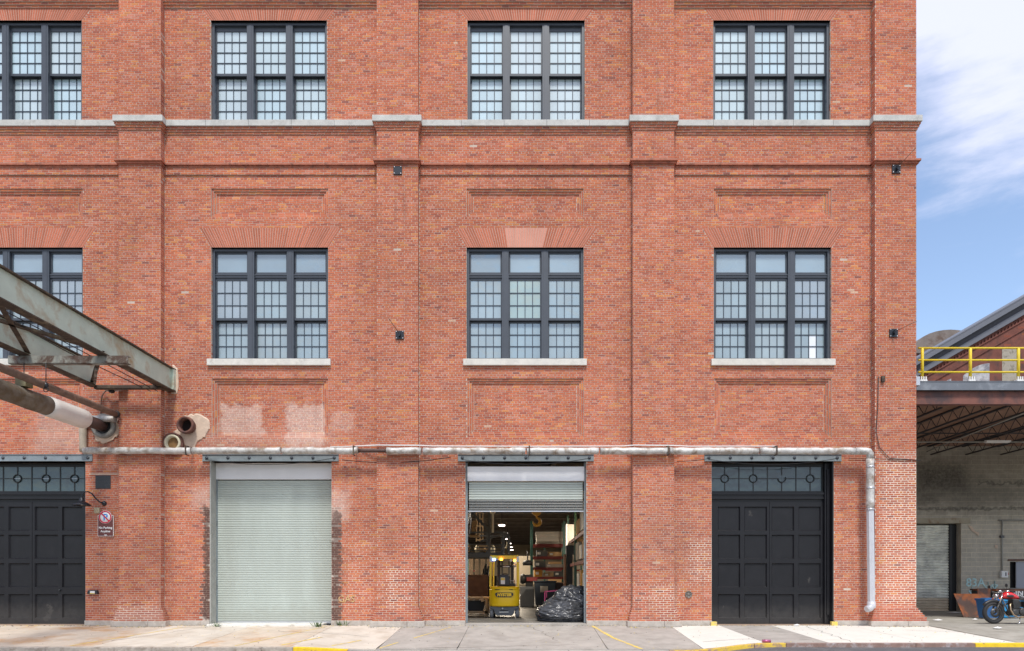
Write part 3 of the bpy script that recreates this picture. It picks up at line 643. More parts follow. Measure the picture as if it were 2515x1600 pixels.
# ---------------------------------------------------------------- black panelled doors
def black_door(bi, rowsx):
    x0, x1 = DOR[bi]; y = .34
    xl, xr = x0, x1-.0
    mb = MB()
    zg0, zg1 = fz(1208, y), fz(1147, y)         # glass strip
    zt = fz(1234, y)                            # top of the leaves
    mb.box(xl, xr, y-.03, y+.2, zg1, ZDT).box(xl, xr, y-.05, y+.2, zt+.09, zg0).box(xl, xr, y-.09, y-.05, zg0-.10, zg0-.04).box(xl, xr, y-.07, y-.05, zt+.09, zt+.14).box(xl, xr, y, y+.2, zt, zt+.09)
    mb.box(xr-.17, xr, y-.12, y+.1, 0, ZDT).box(xr-.12, xr-.04, y-.17, y-.12, .3, ZDT-.2).box(xl, xl+.05, y-.1, y+.1, 0, ZDT)
    if bi == 3: mb.box(xr-.035, xr-.001, .02, y-.12, 0, ZDT)
    door = mb.build('panelled_door', M_BLACK, bld)
    door['label'] = 'black panelled double door with ringed glass strip'
    # transom glazing: bars and rings
    M_TB = M_FRAMEDK
    gx0, gx1 = xl+.02, xr-.21; nb = 8; p = 35/S*(D+y)/D; zc = fz(1176, y)
    first = gx1-.345
    xs = [first-k*p for k in range(9) if first-k*p > gx0+.05]
    bars = MB()
    for k, q in enumerate(xs):
        if k % 2: bars.box(q-.014, q+.014, y, y+.03, zg0, zg1)
        else: bars.box(q-.014, q+.014, y, y+.03, zg0, zc-.11).box(q-.014, q+.014, y, y+.03, zc+.11, zg1)
    cuts = [gx0]+[v for q in sorted(xs[::2]) for v in (q-.11, q+.11)]+[gx1]
    for q0, q1 in zip(cuts[::2], cuts[1::2]):
        if q1 > q0: bars.box(q0, q1, y-.002, y+.028, zc-.012, zc+.012)
    bars.box(gx0, gx1, y-.01, y+.04, zg0-.03, zg0+.015).box(gx1, gx1+.03, y-.01, y+.04, zg0, zg1).build('glazing_bar', M_TB, door)
    xs2 = sorted(xs+[gx0, gx1])
    for a, b in zip(xs2, xs2[1:]):
        if b-a < .05: continue
        for c0, c1 in ((zg0, zc), (zc, zg1)): pane(P_DK, b-a-.004, c1-c0-.004, (a+b)/2, y+.016, (c0+c1)/2, door)
    for k, q in enumerate(xs):
        if k % 2: continue
        broken = bi == 3 and k == 2
        pts = [(q+.115*math.cos(a), y-.008, zc+.115*math.sin(a)) for a in np.linspace(PI*1.0 if broken else 0, 2*PI+(.35 if broken else 0), 12 if broken else 25)]
        MB().tube(pts, .016, 6, caps=broken).build('ring', M_TB, door)
    # two leaves
    leafs = MB(); zs = [fz(v, y) for v in (1536, 1518.5, 1460, 1443, 1384, 1373, 1314, 1304, 1245)]; zs.append(zt)
    cols = rowsx
    # stiles and rails around 16 sunk panels
    xsS = [xl+.05]
    for a, b in cols: xsS += [fx(a, y), fx(b, y)]
    xsS.append(xr-.17)
    for i in range(0, len(xsS), 2):
        if xsS[i+1]-xsS[i] > .01:
            if i == 4:      # meeting of the leaves
                m_ = (xsS[i]+xsS[i+1])/2; leafs.box(xsS[i], m_-.006, y-.012, y+.1, zs[0], zt).box(m_+.006, xsS[i+1], y-.012, y+.1, zs[0], zt).box(m_-.006, m_+.006, y+.01, y+.1, zs[0], zt)
            else: leafs.box(xsS[i], xsS[i+1], y-.012, y+.1, zs[0], zt)
    for c in range(len(cols)):
        a, b = xsS[1+2*c], xsS[2+2*c]
        for r in range(0, 10, 2): leafs.box(a, b, y-.011, y+.1, zs[r], zs[r+1])
    leafs.build('door_frame', M_BLACK, door)
    for c in range(len(cols)):
        a, b = xsS[1+2*c], xsS[2+2*c]
        for r in range(1, 9, 2):
            c0, c1 = zs[r], zs[r+1]; e = .028; yb = y+.035
            o_ = [(a, y-.011, c0), (b, y-.011, c0), (b, y-.011, c1), (a, y-.011, c1)]; i_ = [(a+e, yb, c0+e), (b-e, yb, c0+e), (b-e, yb, c1-e), (a+e, yb, c1-e)]
            MB().add(o_+i_, [(4,5,6,7), (0,1,5,4), (1,2,6,5), (2,3,7,6), (3,0,4,7)]).build('door_panel', M_BLACK, door)
    return door
M_FRAMEDK = pmat('glazing_bar_paint', (.014, .017, .018), .45, var=.1)
black_door(3, [(1763, 1817.5), (1828, 1883.5), (1895, 1950), (1961, 2015.5)])
bd0 = black_door(0, [(-45, 11), (21.5, 73.6), (86, 143.6), (153, 203)])
MB().lathe([(0, -.05), (.02, -.05), (.03, -.02), (.02, 0)], (fx(143.6+4, .33), .325, fz(1450, .33)), 'y', 10).build('handle', M_BLKMET, bd0)
# ---------------------------------------------------------------- ground, pavement, kerb, road
YK = -3.8
def zk(x):                      # level of the pavement at the kerb
    pts = [(-40, -.25), (-5.7, -.25), (-3.4, -.33), (3.9, -.33), (5.9, -.155), (60, -.155)]
    for (a, za), (b, zb) in zip(pts, pts[1:]):
        if x <= b: t = max(0, min(1, (x-a)/(b-a))); t = t*t*(3-2*t); return za+(zb-za)*t
    return pts[-1][1]
Z_ROAD = -.345
M_ROAD = pmat('asphalt', (.10, .10, .105), .9, var=.25, vs=14, bump=.5, bs=60, c2=(.16, .155, .15), c2s=2.5, c2t=(.5, .7))
M_GRND = pmat('earth', (.2, .18, .15), .95, var=.2)
MB().add([(-400, -400, -.42), (400, -400, -.42), (400, 400, -.42), (-400, 400, -.42)], [(0,1,2,3)]).build('ground', M_GRND, kind='structure')
def strip(x0, x1, y0, y1, top, bot=-.42, nx=None, ny=3):
    nx = nx or max(1, int((x1-x0)/.35)); vs = []; fs = []
    for j in range(ny+1):
        for i in range(nx+1):
            x = x0+(x1-x0)*i/nx; y = y0+(y1-y0)*j/ny; vs.append((x, y, top(x, y)))
    W_ = nx+1
    for j in range(ny):
        for i in range(nx): fs.append((j*W_+i, j*W_+i+1, (j+1)*W_+i+1, (j+1)*W_+i))
    mb = MB().add(vs, fs, 0, False)
    ed = [i for i in range(W_)]+[j*W_+nx for j in range(1, ny+1)]+[ny*W_+i for i in range(nx-1, -1, -1)]+[j*W_ for j in range(ny-1, 0, -1)]
    k = len(mb.v); e2 = [(vs[i][0], vs[i][1], bot) for i in ed]; mb.v += e2
    for q in range(len(ed)): mb.f.append((ed[q], k+q, k+(q+1) % len(ed), ed[(q+1) % len(ed)])); mb.m.append(0); mb.sm.append(False)
    return mb
strip(-60, 60, -13, YK-.158, lambda x, y: zk(x)-.095+.004*math.sin(x*1.3), bot=-.5, nx=200).build('road', M_ROAD, kind='structure')
def slabmat(name, c, c2, s=1.5, t=(.45, .7), var=.12): 
    return pmat(name, c, .9, var=var, vs=2.2, bump=.35, bs=70, c2=c2, c2s=s, c2t=t)
SM_BEI = slabmat('slab_beige', (.56, .48, .38), (.50, .30, .15), .9, (.50, .66), .16)
SM_GRY = slabmat('slab_grey', (.40, .37, .33), (.30, .275, .24), 1.6, (.45, .7), .14)
SM_CRM = slabmat('slab_cream', (.68, .66, .59), (.60, .56, .48), 1.1, (.52, .8), .06)
SM_PALE = slabmat('slab_pale', (.60, .545, .46), (.47, .40, .31), 1.2, (.48, .7), .12)
base = bpy.data.objects.new('sidewalk', None)
def stop(x, y): return zk(x)*min(1, max(0, -y/ -YK)) if y < 0 else 0.0
sw = strip(-40, 40, YK+.0, -.002, lambda x, y: stop(x, y)-.02, nx=60).build('sidewalk', M_CONC, kind='structure')
edges = [(-40, SM_BEI), (-20, SM_BEI), (-16.3, SM_BEI), (-13.2, SM_BEI), (-10.4, SM_PALE), (-8.0, SM_BEI), (-5.6, SM_PALE), (-3.55, SM_GRY), (-1.6, SM_GRY), (2.05, SM_GRY), (4.35, SM_CRM), (5.83, SM_GRY), (7.36, SM_CRM), (9.7, SM_CRM), (12.1, SM_CRM), (13.6, None)]
for (a, mt), (b, _) in zip(edges, edges[1:]):
    splits = [(YK+.002, -1.9), (-1.892, -.004)] if mt is SM_BEI else [(YK+.002, -.004)]
    for s0, s1 in splits:
        strip(a+.006, b-.006, s0, s1, lambda x, y: stop(x, y)+rng.normal(0, .0008), bot=-.3).build('paving_slab', mt, sw)
# kerb stones
M_KERB = pmat('kerb_stone', (.42, .37, .31), .9, var=.25, vs=7, bump=.6, bs=30, c2=(.2, .15, .11), c2s=5, c2t=(.5, .72))
M_KSTEEL = pmat('kerb_steel', (.25, .16, .13), .6, var=.25, vs=5, c2=(.42, .39, .39), c2s=4, c2t=(.5, .66), bump=.2)
M_KYEL = pmat('kerb_yellow', (.82, .55, .02), .65, var=.15, vs=8, c2=(.22, .16, .10), c2s=5.5, c2t=(.56, .66), bump=.4, bs=30)
M_KYW = pmat('kerb_yellow_worn', (.68, .47, .06), .7, var=.15, vs=8, c2=(.33, .22, .17), c2s=5, c2t=(.46, .58), bump=.4, bs=30)
kb = MB().box(-120, 120, YK-.15, YK-.06, -.5, -.40).build('kerb', M_CONC, kind='structure')
x = -22.0
while x < 30:
    L = rng.uniform(1.5, 2.1) if x < 5 else 3.1
    L = min(L, 30-x)
    for e in (-5.5, -4.2, 3.5, 6.28, 10.80):
        if x < e-.02 < x+L: L = e-x
    px = XC+(x+L/2)*S*1.235
    if rng.random() < 0: print(px)
    mt = M_KERB
    if 715 < px < 870: mt = M_KYEL
    elif 870 <= px < 1640: mt = SM_GRY
    elif 1640 <= px < 1925: mt = M_KYW
    elif px >= 1925: mt = M_KSTEEL if px < 2385 else M_KYEL
    lift = -.0 if mt is not SM_GRY else 0
    strip(x+.004, x+L-.004, YK-.16, YK, lambda a, y: zk(a)+lift+.002+(rng.normal(0, .006) if mt is M_KERB else 0), bot=-.45, ny=2, nx=12 if mt is M_KERB else 6).build('kerb_stone', mt, kb, bevel=.01)
    x += L
# painted lines and scuffs on the pavement
def ribbon(pts, w, name, mt, lift=.004):
    mb = MB(); q = []
    for i in range(len(pts)-1):
        a, b = Vector(pts[i]), Vector(pts[i+1]); n = max(1, int((b-a).length/.25))
        for k in range(n): q.append(a+(b-a)*k/n)
    q.append(Vector(pts[-1])); vs = []
    for i, p in enumerate(q):
        t = (q[min(i+1, len(q)-1)]-q[max(i-1, 0)]).normalized(); s_ = Vector((-t.y, t.x)); ww = w*rng.uniform(.75, 1.1)
        for sg in (-.5, .5): 
            v = p+s_*ww*sg; vs.append((v.x, v.y, stop(v.x, v.y)+lift))
    mb.add(vs, [(2*i, 2*i+2, 2*i+3, 2*i+1) for i in range(len(q)-1)]); return mb.build(name, mt, sw)
ribbon([(2.05, -.2), (2.4, -2.2), (2.9, -3.75)], .10, 'painted_line', M_YELP)
ribbon([(-5.75, -.25), (-7.0, -3.7)][:2], .05, 'painted_line', M_YELP)
ribbon([(-9.9, -.5), (-11.0, -3.7)], .06, 'painted_line', M_YELP)
ribbon([(-2.1, -.35), (-2.9, -2.2)], .05, 'painted_line', M_YELP)
ribbon([(-5.3, -2.3), (-5.9, -3.6)], .09, 'paint_mark', M_YELP); ribbon([(-4.2, -2.6), (-4.7, -3.5)], .07, 'paint_mark', M_YELP)
ribbon([(-3.2, -2.8), (-3.5, -3.6)], .05, 'paint_mark', M_YELP)
# door sills
MB().box(DOR[1][0]+.03, DOR[1][1]-.25, -.3, .4, -.3, .045).build('door_sill', pmat('white_concrete', (.72, .70, .64), .85, var=.08, vs=5, c2=(.5, .47, .4), c2s=3), bld, bevel=.02)
MB().prism([(DOR[1][0]+.05-.45, -.15), (DOR[1][0]+.04, .02), (DOR[1][0]+.04, -.15)], -.28, .0, 'y').build('door_sill', M_CONC, bld)
MB().box(DOR[2][0], DOR[2][1], -.12, 1.0, -.3, .05).build('door_sill', SM_GRY, bld, bevel=.012)
for bi in (0, 3): MB().box(DOR[bi][0], DOR[bi][1], -.06, .4, -.3, .012).build('door_sill', pmat('worn_sill', (.34, .24, .17), .85, var=.2, vs=6, bump=.3), bld)
for px in (1751, 2046):
    MB().box(fx(px)-.09, fx(px)+.09, -.12, -.0, -.05, .11).build('yellow_block', M_YELP, bld, bevel=.01)
# yard to the right
M_YARD = pmat('yard_concrete', (.36, .34, .29), .9, var=.18, vs=2, bump=.3, c2=(.24, .22, .18), c2s=1.1, c2t=(.45, .65))
M_GRAV = pmat('gravel_patch', (.30, .29, .28), .95, var=.6, vs=30, bump=1, bs=70, c2=(.5, .49, .47), c2s=9, c2t=(.5, .6))
def yz(x, y): return (-.006 if y > -.5 else zk(x)*min(1, (-.5-y)/(-.5-YK)))-(.03*min(1, max(0, y/9)))
strip(X_R+.32, 40, YK+.02, 9.0, lambda x, y: yz(x, y)+.012+.006*mnoise.noise(Vector((x, y, 0))), bot=-.4, nx=60, ny=30).build('yard', M_YARD, kind='structure')
vs = [(13.3, -2.4), (14.2, -2.9), (16.5, -3.7), (22, -3.75), (22, -2.6), (17.4, -1.9), (15.4, -2.0)]
gm = MB(); n0 = len(vs)
gm.add([(a, b, yz(a, b)+.028) for a, b in vs], [tuple(range(n0))]); gm.build('gravel_patch', M_GRAV, kind='structure')
cm = MB(); vs = [(13.6, -.45), (15.2, -1.75), (14.3, -2.7), (13.6, -3.78)]
strip(13.61, 14.1, YK+.03, -.6, lambda x, y: stop(x, y)+.022, bot=-.3).build('paving_slab', SM_CRM, sw)
for k, (a, b) in enumerate([(14.1, 14.9), (14.9, 15.9)]):
    strip(a+.004, b, YK+.03, -1.3-1.0*k, lambda x, y: stop(x, y)+.024, bot=-.3).build('paving_slab', SM_CRM, sw)
# gravel stones
gs = MB()
for _ in range(420):
    a = rng.uniform(14.4, 18.5); b = rng.uniform(-3.6, -1.8); r = rng.uniform(.008, .03)
    z = yz(a, b)+.03
    gs.add([(a-r, b-r*.7, z), (a+r, b-r*.6, z), (a+r*.8, b+r, z), (a-r, b+r*.7, z), (a, b, z+r)], [(0,1,4),(1,2,4),(2,3,4),(3,0,4)])
gs.build('gravel', M_GRAV, kind='stuff')

# ---------------------------------------------------------------- long lagged pipe along the facade
YP = -.36
def wob(p, q, n, r, amp=.006):
    p, q = Vector(p), Vector(q); pts = []; rr = []
    for i in range(n+1):
        t = i/n; v = p.lerp(q, t); pts.append(v+Vector((0, rng.normal(0, amp), rng.normal(0, amp)))); rr.append(r*rng.uniform(.95, 1.06))
    return pts, rr
zp = fz(1107.5, YP)
pipe = thing('lagged_pipe', (fx(1175), YP, zp), 'long dented silver-grey insulated pipe crossing above the doors, dropping at the right pier', 'pipe')
def child(o, par): 
    o.parent = par; o.matrix_parent_inverse = Matrix.Translation(par.location).inverted(); return o
def seg(a, b, r, mt, name, par, n=None, amp=.006):
    pts, rr = wob(a, b, n or max(2, int((Vector(b)-Vector(a)).length/.16)), r, amp)
    return child(MB().tube(pts, r, 14, radii=rr).build(name, mt), par)
sp = [(207, 470), (474, 690), (694, 880)]
for a, b in sp: seg((fx(a, YP), YP, zp), (fx(b, YP), YP, zp-.004), .098, M_LAG, 'pipe_section', pipe)
seg((fx(878, YP), YP, zp), (fx(952, YP), YP, zp), .055, M_RUSTP, 'bare_pipe', pipe, amp=.001)
for a, b in ((950, 1035), (1039, 1290), (1294, 1470), (1474, 1640), (1644, 1862), (1866, 2100)): seg((fx(a, YP), YP, zp-.01), (fx(b, YP), YP, zp-.012), .102, M_LAG, 'pipe_section', pipe)
xd = fx(2137, YP)
pts = [(fx(2100, YP), YP, zp-.012), (xd-.14, YP, zp-.012), (xd-.05, YP, zp-.03), (xd, YP, zp-.10), (xd, YP, zp-.25)]
child(MB().tube(pts, .108, 14).build('elbow', M_LAG), pipe)
zd = fz(1252, YP)
seg((xd, YP, zp-.24), (xd, YP, zd), .112, M_LAG, 'pipe_section', pipe, amp=.003)
for k in range(3): child(MB().lathe([(.10, 0), (.122, .004), (.122, .05), (.10, .054)], (xd, YP, zp-.5-k*.62), 'z', 14).build('strap', M_ALU), pipe)
pts, rr = wob((xd, YP, zd), (xd+.035, YP, fz(1484, YP)), 8, .106, .001)
child(MB().tube(pts, .1, 8, radii=[.106]*9, smooth=False).build('foil_section', M_FOIL), pipe)
child(MB().tube([(xd+.03, YP, fz(1478, YP)), (xd+.03, YP-.01, fz(1489, YP)), (xd-.03, YP-.03, fz(1494, YP)), (xd-.14, YP-.06, fz(1497, YP))], .1, 12, radii=[.115, .125, .11, .09]).build('outlet', M_FOIL), pipe)
for px in (460, 870, 1300, 1640, 1905):
    x = fx(px, YP); m = MB().box(x-.018, x+.018, YP-.02, -.0 if px != 1640 else PD, zp+.10, zp+.14).box(x-.02, x+.02, YP-.112, YP-.10, zp-.13, zp+.13).box(x-.02, x+.02, YP-.11, YP+.1, zp-.135, zp-.12)
    child(m.build('hanger', M_GRUST), pipe)
# thin white conduit above the pipe
cz = fz(1095, -.26)
cpts = [(fx(812), -.03, fz(1099)), (fx(880), -.05, fz(1097)), (fx(925, -.26), -.25, fz(1094, -.25)), (fx(1030, -.26), -.25, fz(1094.5, -.25)), (fx(1060), -.05, fz(1097)), (fx(1300), -.04, fz(1097.5)), (fx(1530), -.05, fz(1097)), (fx(1558, -.25), -.25, fz(1094, -.25)), (fx(1655, -.25), -.25, fz(1095, -.25)), (fx(1690), -.05, fz(1097.5)), (fx(1908), -.04, fz(1097))]
tag(MB().tube(cpts, .017, 6).build('conduit', M_WHITE), 'thin pale conduit running just above the lagged pipe', 'conduit')
# sagging cables
def cable(a, b, sag, name, label, r=.008, cat='cable', group=None, y=-.12):
    a, b = Vector(a), Vector(b); pts = [a.lerp(b, i/16)-Vector((0, 0, sag*4*(i/16)*(1-i/16))) for i in range(17)]
    return tag(MB().tube(pts, r, 5).build(name, M_CABLE), label, cat, group)
for bi, w_ in ((1, 'green closed shutter'), (2, 'open doorway'), (3, 'right black door')):
    a, b = DOR[bi]
    cable((a-.1, -.11, ZDT+.04), (b+.1, -.11, ZDT+.08), .17, 'sagging_cable', 'thin dark cable sagging under the steel lintel of the '+w_, .009, group='cables under the lintels')
cable((fx(842), -.1, ZDT+.03), (fx(1110), -.28, ZDT+.08), .12, 'slack_cable', 'slack black cable hung between the shutter lintel and the middle lintel', .011)
cable((fx(1660), -.1, ZDT-.02), (fx(1735), -.1, ZDT+.06), .02, 'short_cable', 'short black cable left of the right black door lintel', .009)
zc_ = [(2158, 925, -.24), (2156, 1000, -.235), (2152, 1060, -.24), (2160, 1100, -.24), (2185, 1126, -.24), (2260, 1131, -.24)]
tag(MB().tube([W(*q) for q in zc_], .011, 6).build('hanging_cable', M_CABLE), 'black cable hanging down the corner pier and turning right', 'cable')
tag(MB().tube([W(2085, 1126, -.03), W(2140, 1127, -.03), W(2152, 1127, -.24), W(2262, 1132, -.24)], .008, 5).build('wall_cable', M_CABLE), 'thin dark cable fixed level across the corner pier', 'cable')
tag(MB().box(*[fx(2163, PD), fx(2171, PD)], -.29, PD, fz(940, PD), fz(925, PD)).build('cable_box', M_GRUST, bevel=.01), 'small dark rusty box at the top of the hanging cable', 'box')

# ---------------------------------------------------------------- wall tie plates
def tie(px, py, lab, rod):
    c = W(px, py, PD); t = thing('tie_plate', c, lab, 'anchor plate', 'black anchor plates on the piers')
    MB().box(-.125, .125, -.03, 0, -.125, .125).build('plate', M_BLKMET, t, bevel=.006)
    for sx in (-1, 1):
        for sz in (-1, 1): MB().lathe([(0, -.052), (.014, -.05), (.019, -.04), (.019, -.03)], (sx*.095, 0, sz*.095), 'y', 6).build('bolt', M_ALU, t)
    if rod:
        MB().box(-.02, .02, -.12, -.03, -.06, .06).lathe([(.0, -.10), (.035, -.10), (.035, -.05), (0, -.05)], (0, 0, 0), 'y', 8).build('lug', M_BLKMET, t)
        MB().tube([(0, -.09, .02), rod], .009, 5).build('rod', M_PIPEB, t)
tie(977, 420, 'bare black square plate high on the pier right of the first shutter bay', None)
tie(982, 824, 'black square plate with rod leaning left, mid-height on the pier before the open doorway', (-.19, -.7, .23))
tie(2200.5, 417, 'upper black square plate on the right corner pier with rod leaning right', (.18, -.7, .20))
tie(2194, 819, 'lower black square plate on the right corner pier with rod leaning right', (.28, -.7, .09))
t = thing('round_vent', W(1691, 1460.5), 'small round dark vent cap in the wall left of the right black door', 'vent')
MB().lathe([(0, -.02), (.03, -.025), (.04, -.01), (.085, -.015), (.09, -.03), (.105, -.03), (.105, 0)], (0, 0, 0), 'y', 18).build('cap', pmat('vent_metal', (.16, .14, .12), .5, var=.2), t)
for i in range(6):
    a = i*PI/3; MB().box(.05*math.cos(a)-.006, .05*math.cos(a)+.006, -.028, -.012, .05*math.sin(a)-.006, .05*math.sin(a)+.006).build('screw', M_DARK, t)
# scrawled letters
M_GRAF = pmat('yellow_chalk', (.60, .42, .20), .9, var=.2, vs=20, c2=(.42, .2, .11), c2s=14, c2t=(.5, .6))
gas = text_mesh('GAS', .27, .003, 'scrawled_letters', M_GRAF, None, W(851, 1472, -.012), bold=.002); tag(gas, 'yellow scrawled letters GAS low on the brick right of the closed shutter', 'graffiti')

# ---------------------------------------------------------------- fittings beside the left black door
t = thing('no_parking_sign', W(260, 1292, -.03), 'brown no parking plate with round crossed-out P on the left brick pier', 'sign')
c = S/1.0
MB().box(-.235, .235, -.012, .012, -.31, .31).build('backing_plate', M_WHITE, t)
MB().box(-.222, .222, -.018, -.0121, -.297, .297).build('plate', M_SIGN, t)
MB().lathe([(0, -.030), (.195, -.030), (.195, -.018)], (0, 0, .255), 'y', 32).build('disc', M_WHITE, t)
MB().lathe([(.150, -.0305), (.150, -.034), (.188, -.034), (.188, -.0305)], (0, 0, .255), 'y', 32).build('red_ring', M_RED, t)
text_mesh('P', .27, .002, 'letter', M_BLUE, t, (.005, -.033, .245), bold=.006)
MB().bar((-.125, -.038, .38), (.125, -.038, .13), .006, .034).build('red_bar', M_RED, t)
text_mesh('No Parking', .088, .002, 'lettering', M_WHITE, t, (0, -.021, -.06), bold=.002)
text_mesh('Anytime', .084, .002, 'lettering', M_WHITE, t, (0, -.021, -.165), bold=.002)
MB().box(-.04, .04, -.02, -.0181, -.285, -.265).build('mark', M_WHITE, t)
t = thing('gooseneck_lamp', W(256, 1237), 'black gooseneck wall lamp with wide dish shade beside the left door', 'lamp')
MB().lathe([(0, -.06), (.05, -.055), (.07, -.02), (.075, 0)], (0, 0, 0), 'y', 16).build('wall_plate', M_BLKMET, t)
sx = -.44; sy = -.34
MB().tube([(0, -.04, 0), (-.06, -.12, .03), (-.14, -.2, .14), (-.20, -.26, .26), (-.28, -.31, .31), (-.36, -.34, .30), (sx+.03, sy, .25), (sx, sy, .17), (sx, sy, .1)], .021, 8).build('arm', M_BLKMET, t)
MB().lathe([(.03, .14), (.06, .12), (.065, .05), (.09, .02), (.17, -.025), (.235, -.075), (.245, -.1), (.235, -.098), (.225, -.08), (.16, -.04), (.05, 0)], (sx, sy, 0), 'z', 24).build('shade', M_BLKMET, t)
MB().lathe([(0, -.09), (.03, -.085), (.045, -.05), (.03, -.01)], (sx, sy, 0), 'z', 12).build('bulb', M_WHITE, t)
t = tag(MB().box(fx(234), fx(247), -.07, 0, fz(1261), fz(1248)).lathe([(0, -.085), (.035, -.085), (.04, -.07)], (fx(240.5), 0, fz(1254.5)), 'y', 10).build('junction_box', pmat('putty', (.45, .38, .25), .6), bevel=.008), 'small cream square junction box between the gooseneck lamp and sign', 'box')
t = thing('vent_grille', W(253.5, 1184.5), 'square dark grille in the brick above the gooseneck lamp', 'vent')
MB().box(-.225, .225, -.012, .02, -.2, .2).build('frame', pmat('grille', (.06, .062, .065), .7), t)
for i in range(9): MB().box(-.205, .205, -.02, -.0125, -.185+i*.042, -.165+i*.042).build('louvre', M_BLKMET, t)
MB().box(-.41, .47, -.012, .02, .215, .255).build('lintel_strip', M_PLAS, t)
t = thing('wall_light', W(231, 1455), 'small black emergency light with pale label low beside the left door', 'light')
MB().prism([(-.16, -.05), (.16, -.05), (.13, .06), (-.13, .06)], -.09, 0, 'y').build('housing', M_BLKMET, t, bevel=.008)
MB().box(-.06, .08, -.095, -.0902, -.045, .035).build('label_plate', M_WHITE, t); MB().box(-.06, .08, -.0965, -.0951, -.045, -.02).build('label_band', M_YELP, t)

# ---------------------------------------------------------------- big pipe, thin pipe, stubs
hx, hz = fx(255), fz(1048)
t = thing('insulated_pipe', (hx, 0, hz), 'fat weathered insulated pipe with a white wrapped section entering the left pier wall', 'pipe')
MB().tube([(0, .3, 0), (0, -.9, 0)], .165, 20).build('bare_pipe', M_RUSTP, t)
MB().tube([(0, -.86, 0), (0, -.88, 0), (0, -.93, 0), (0, -1.2, 0), (0, -2.2, 0), (0, -2.42, 0), (0, -2.44, 0)], .27, 26, radii=[.17, .23, .265, .275, .27, .265, .2]).build('white_wrap', M_LAGW, t)
pts, rr = wob((0, -2.35, 0), (0, -25, 0), 70, .245, .004); MB().tube(pts, .245, 24, radii=rr).build('lagging', M_LAGG, t)
t = thing('pipe_collar', (hx, -.012, hz), 'grey round collar around the fat pipe hole in the left wall', 'collar')
MB().lathe([(.22, .02), (.24, -.10), (.31, -.12), (.36, -.08), (.37, .02)], (.03, 0, .0), 'y', 30).build('ring', pmat('collar_grey', (.28, .27, .24), .7, var=.3, vs=5), t)
MB().lathe([(0, -.05), (.24, -.05)], (0.03, 0, 0), 'y', 24).build('dark_hole', M_DARK, t)  # flat near-black disc stands in for shade between pipe and collar
def plaster(pts, name, label, y=-.03):
    n = len(pts); mb = MB(); c = Vector((sum(p[0] for p in pts)/n, sum(p[1] for p in pts)/n))
    fr = []
    for i in range(n):
        a, b = Vector(pts[i]), Vector(pts[(i+1) % n])
        for k in range(4): fr.append(a.lerp(b, k/4)+Vector((rng.normal(0, 1.1), rng.normal(0, 1.1))))
    m = len(fr); V = [W(p.x, p.y, .0) for p in fr]+[W(*(c.lerp(p, .93)), y) for p in fr]+[W(c.x, c.y, y-.008)]
    F = [(i, (i+1) % m, m+(i+1) % m, m+i) for i in range(m)]+[(m+i, m+(i+1) % m, 2*m) for i in range(m)]
    return tag(mb.add(V, F).build(name, M_PLAS, bld, recalc=True), label)
plaster([(228, 1068), (290, 1030), (296, 1065), (280, 1080), (255, 1090), (235, 1082)], 'plaster_patch', 'beige plaster under the fat pipe hole')
plaster([(452, 1022), (470, 1017), (492, 1018), (512, 1030), (516, 1052), (505, 1072), (485, 1085), (478, 1102), (462, 1102), (445, 1082), (428, 1068), (425, 1060), (440, 1052)], 'plaster_patch', 'cream plaster round the two pipe stubs')
M_RUST2 = pmat('rust_brown', (.17, .07, .045), .75, var=.35, vs=7, bump=.4, c2=(.08, .035, .03), c2s=4, c2t=(.4, .6))
t = thing('pipe_stub', W(466, 1049), 'rusty open pipe stub sticking out of cream plaster, upper of two', 'pipe', 'capped pipe stubs beside the left pier')
MB().lathe([(.19, .1), (.19, -.3), (.24, -.3), (.255, -.28), (.255, -.2), (.21, -.19), (.21, 0)], (0, 0, 0), 'y', 28).build('flange', M_RUST2, t)
MB().lathe([(0, -.05), (.19, -.05)], (0, 0, 0), 'y', 20).build('dark_hole', pmat('hole_shade', (.012, .006, .005), .9), t)  # near-black disc paints the shade inside the open stub
t = thing('pipe_stub', W(428, 1090), 'lower pipe stub with rusty rim and cream lining behind the long pipe', 'pipe', 'capped pipe stubs beside the left pier')
MB().lathe([(.245, 0), (.26, -.12), (.31, -.12), (.31, 0)], (0, 0, 0), 'y', 28).build('rim', M_RUST2, t)
MB().lathe([(.17, .0), (.18, -.13), (.243, -.13), (.243, 0)], (0, 0, 0), 'y', 28).build('lining', pmat('cream_lining', (.55, .50, .36), .7, var=.2, vs=7), t)
MB().lathe([(0, -.03), (.168, -.03)], (0, 0, 0), 'y', 20).build('rusty_plug', pmat('ochre_rust', (.22, .12, .04), .6, var=.4, vs=6), t)
tx, tz = fx(286, -.32), fz(1018, -.32)
t = thing('steel_pipe', (tx, -.32, tz), 'thin brown steel pipe slanting out over the fat insulated pipe', 'pipe')
pts, rr = wob((0, 0, 0), (0, -25, 0), 30, .092, .002); MB().tube(pts, .09, 14, radii=rr).build('tube', M_PIPEB, t)
MB().lathe([(.0, .03), (.10, .03), (.108, 0), (.108, -.05), (.09, -.06)], (0, 0, 0), 'y', 16).build('end_cap', M_DARK, t)
t = thing('white_pipe', W(208, 1035, -.13), 'short white lagged pipe behind the fat pipe turning down to the long pipe', 'pipe')
pts, rr = wob((0.05, 0, .10), (.95, -.08, 0.04), 7, .09, .004); MB().tube(pts, .09, 12, radii=rr).build('pipe_section', M_LAG, t)
pts, rr = wob((-.06, .02, .1), (-.06, .02, -.9), 7, .1, .003); MB().tube(pts, .1, 12, radii=rr).build('downpipe', pmat('beige_pipe', (.42, .36, .28), .7, var=.25, vs=4), t)
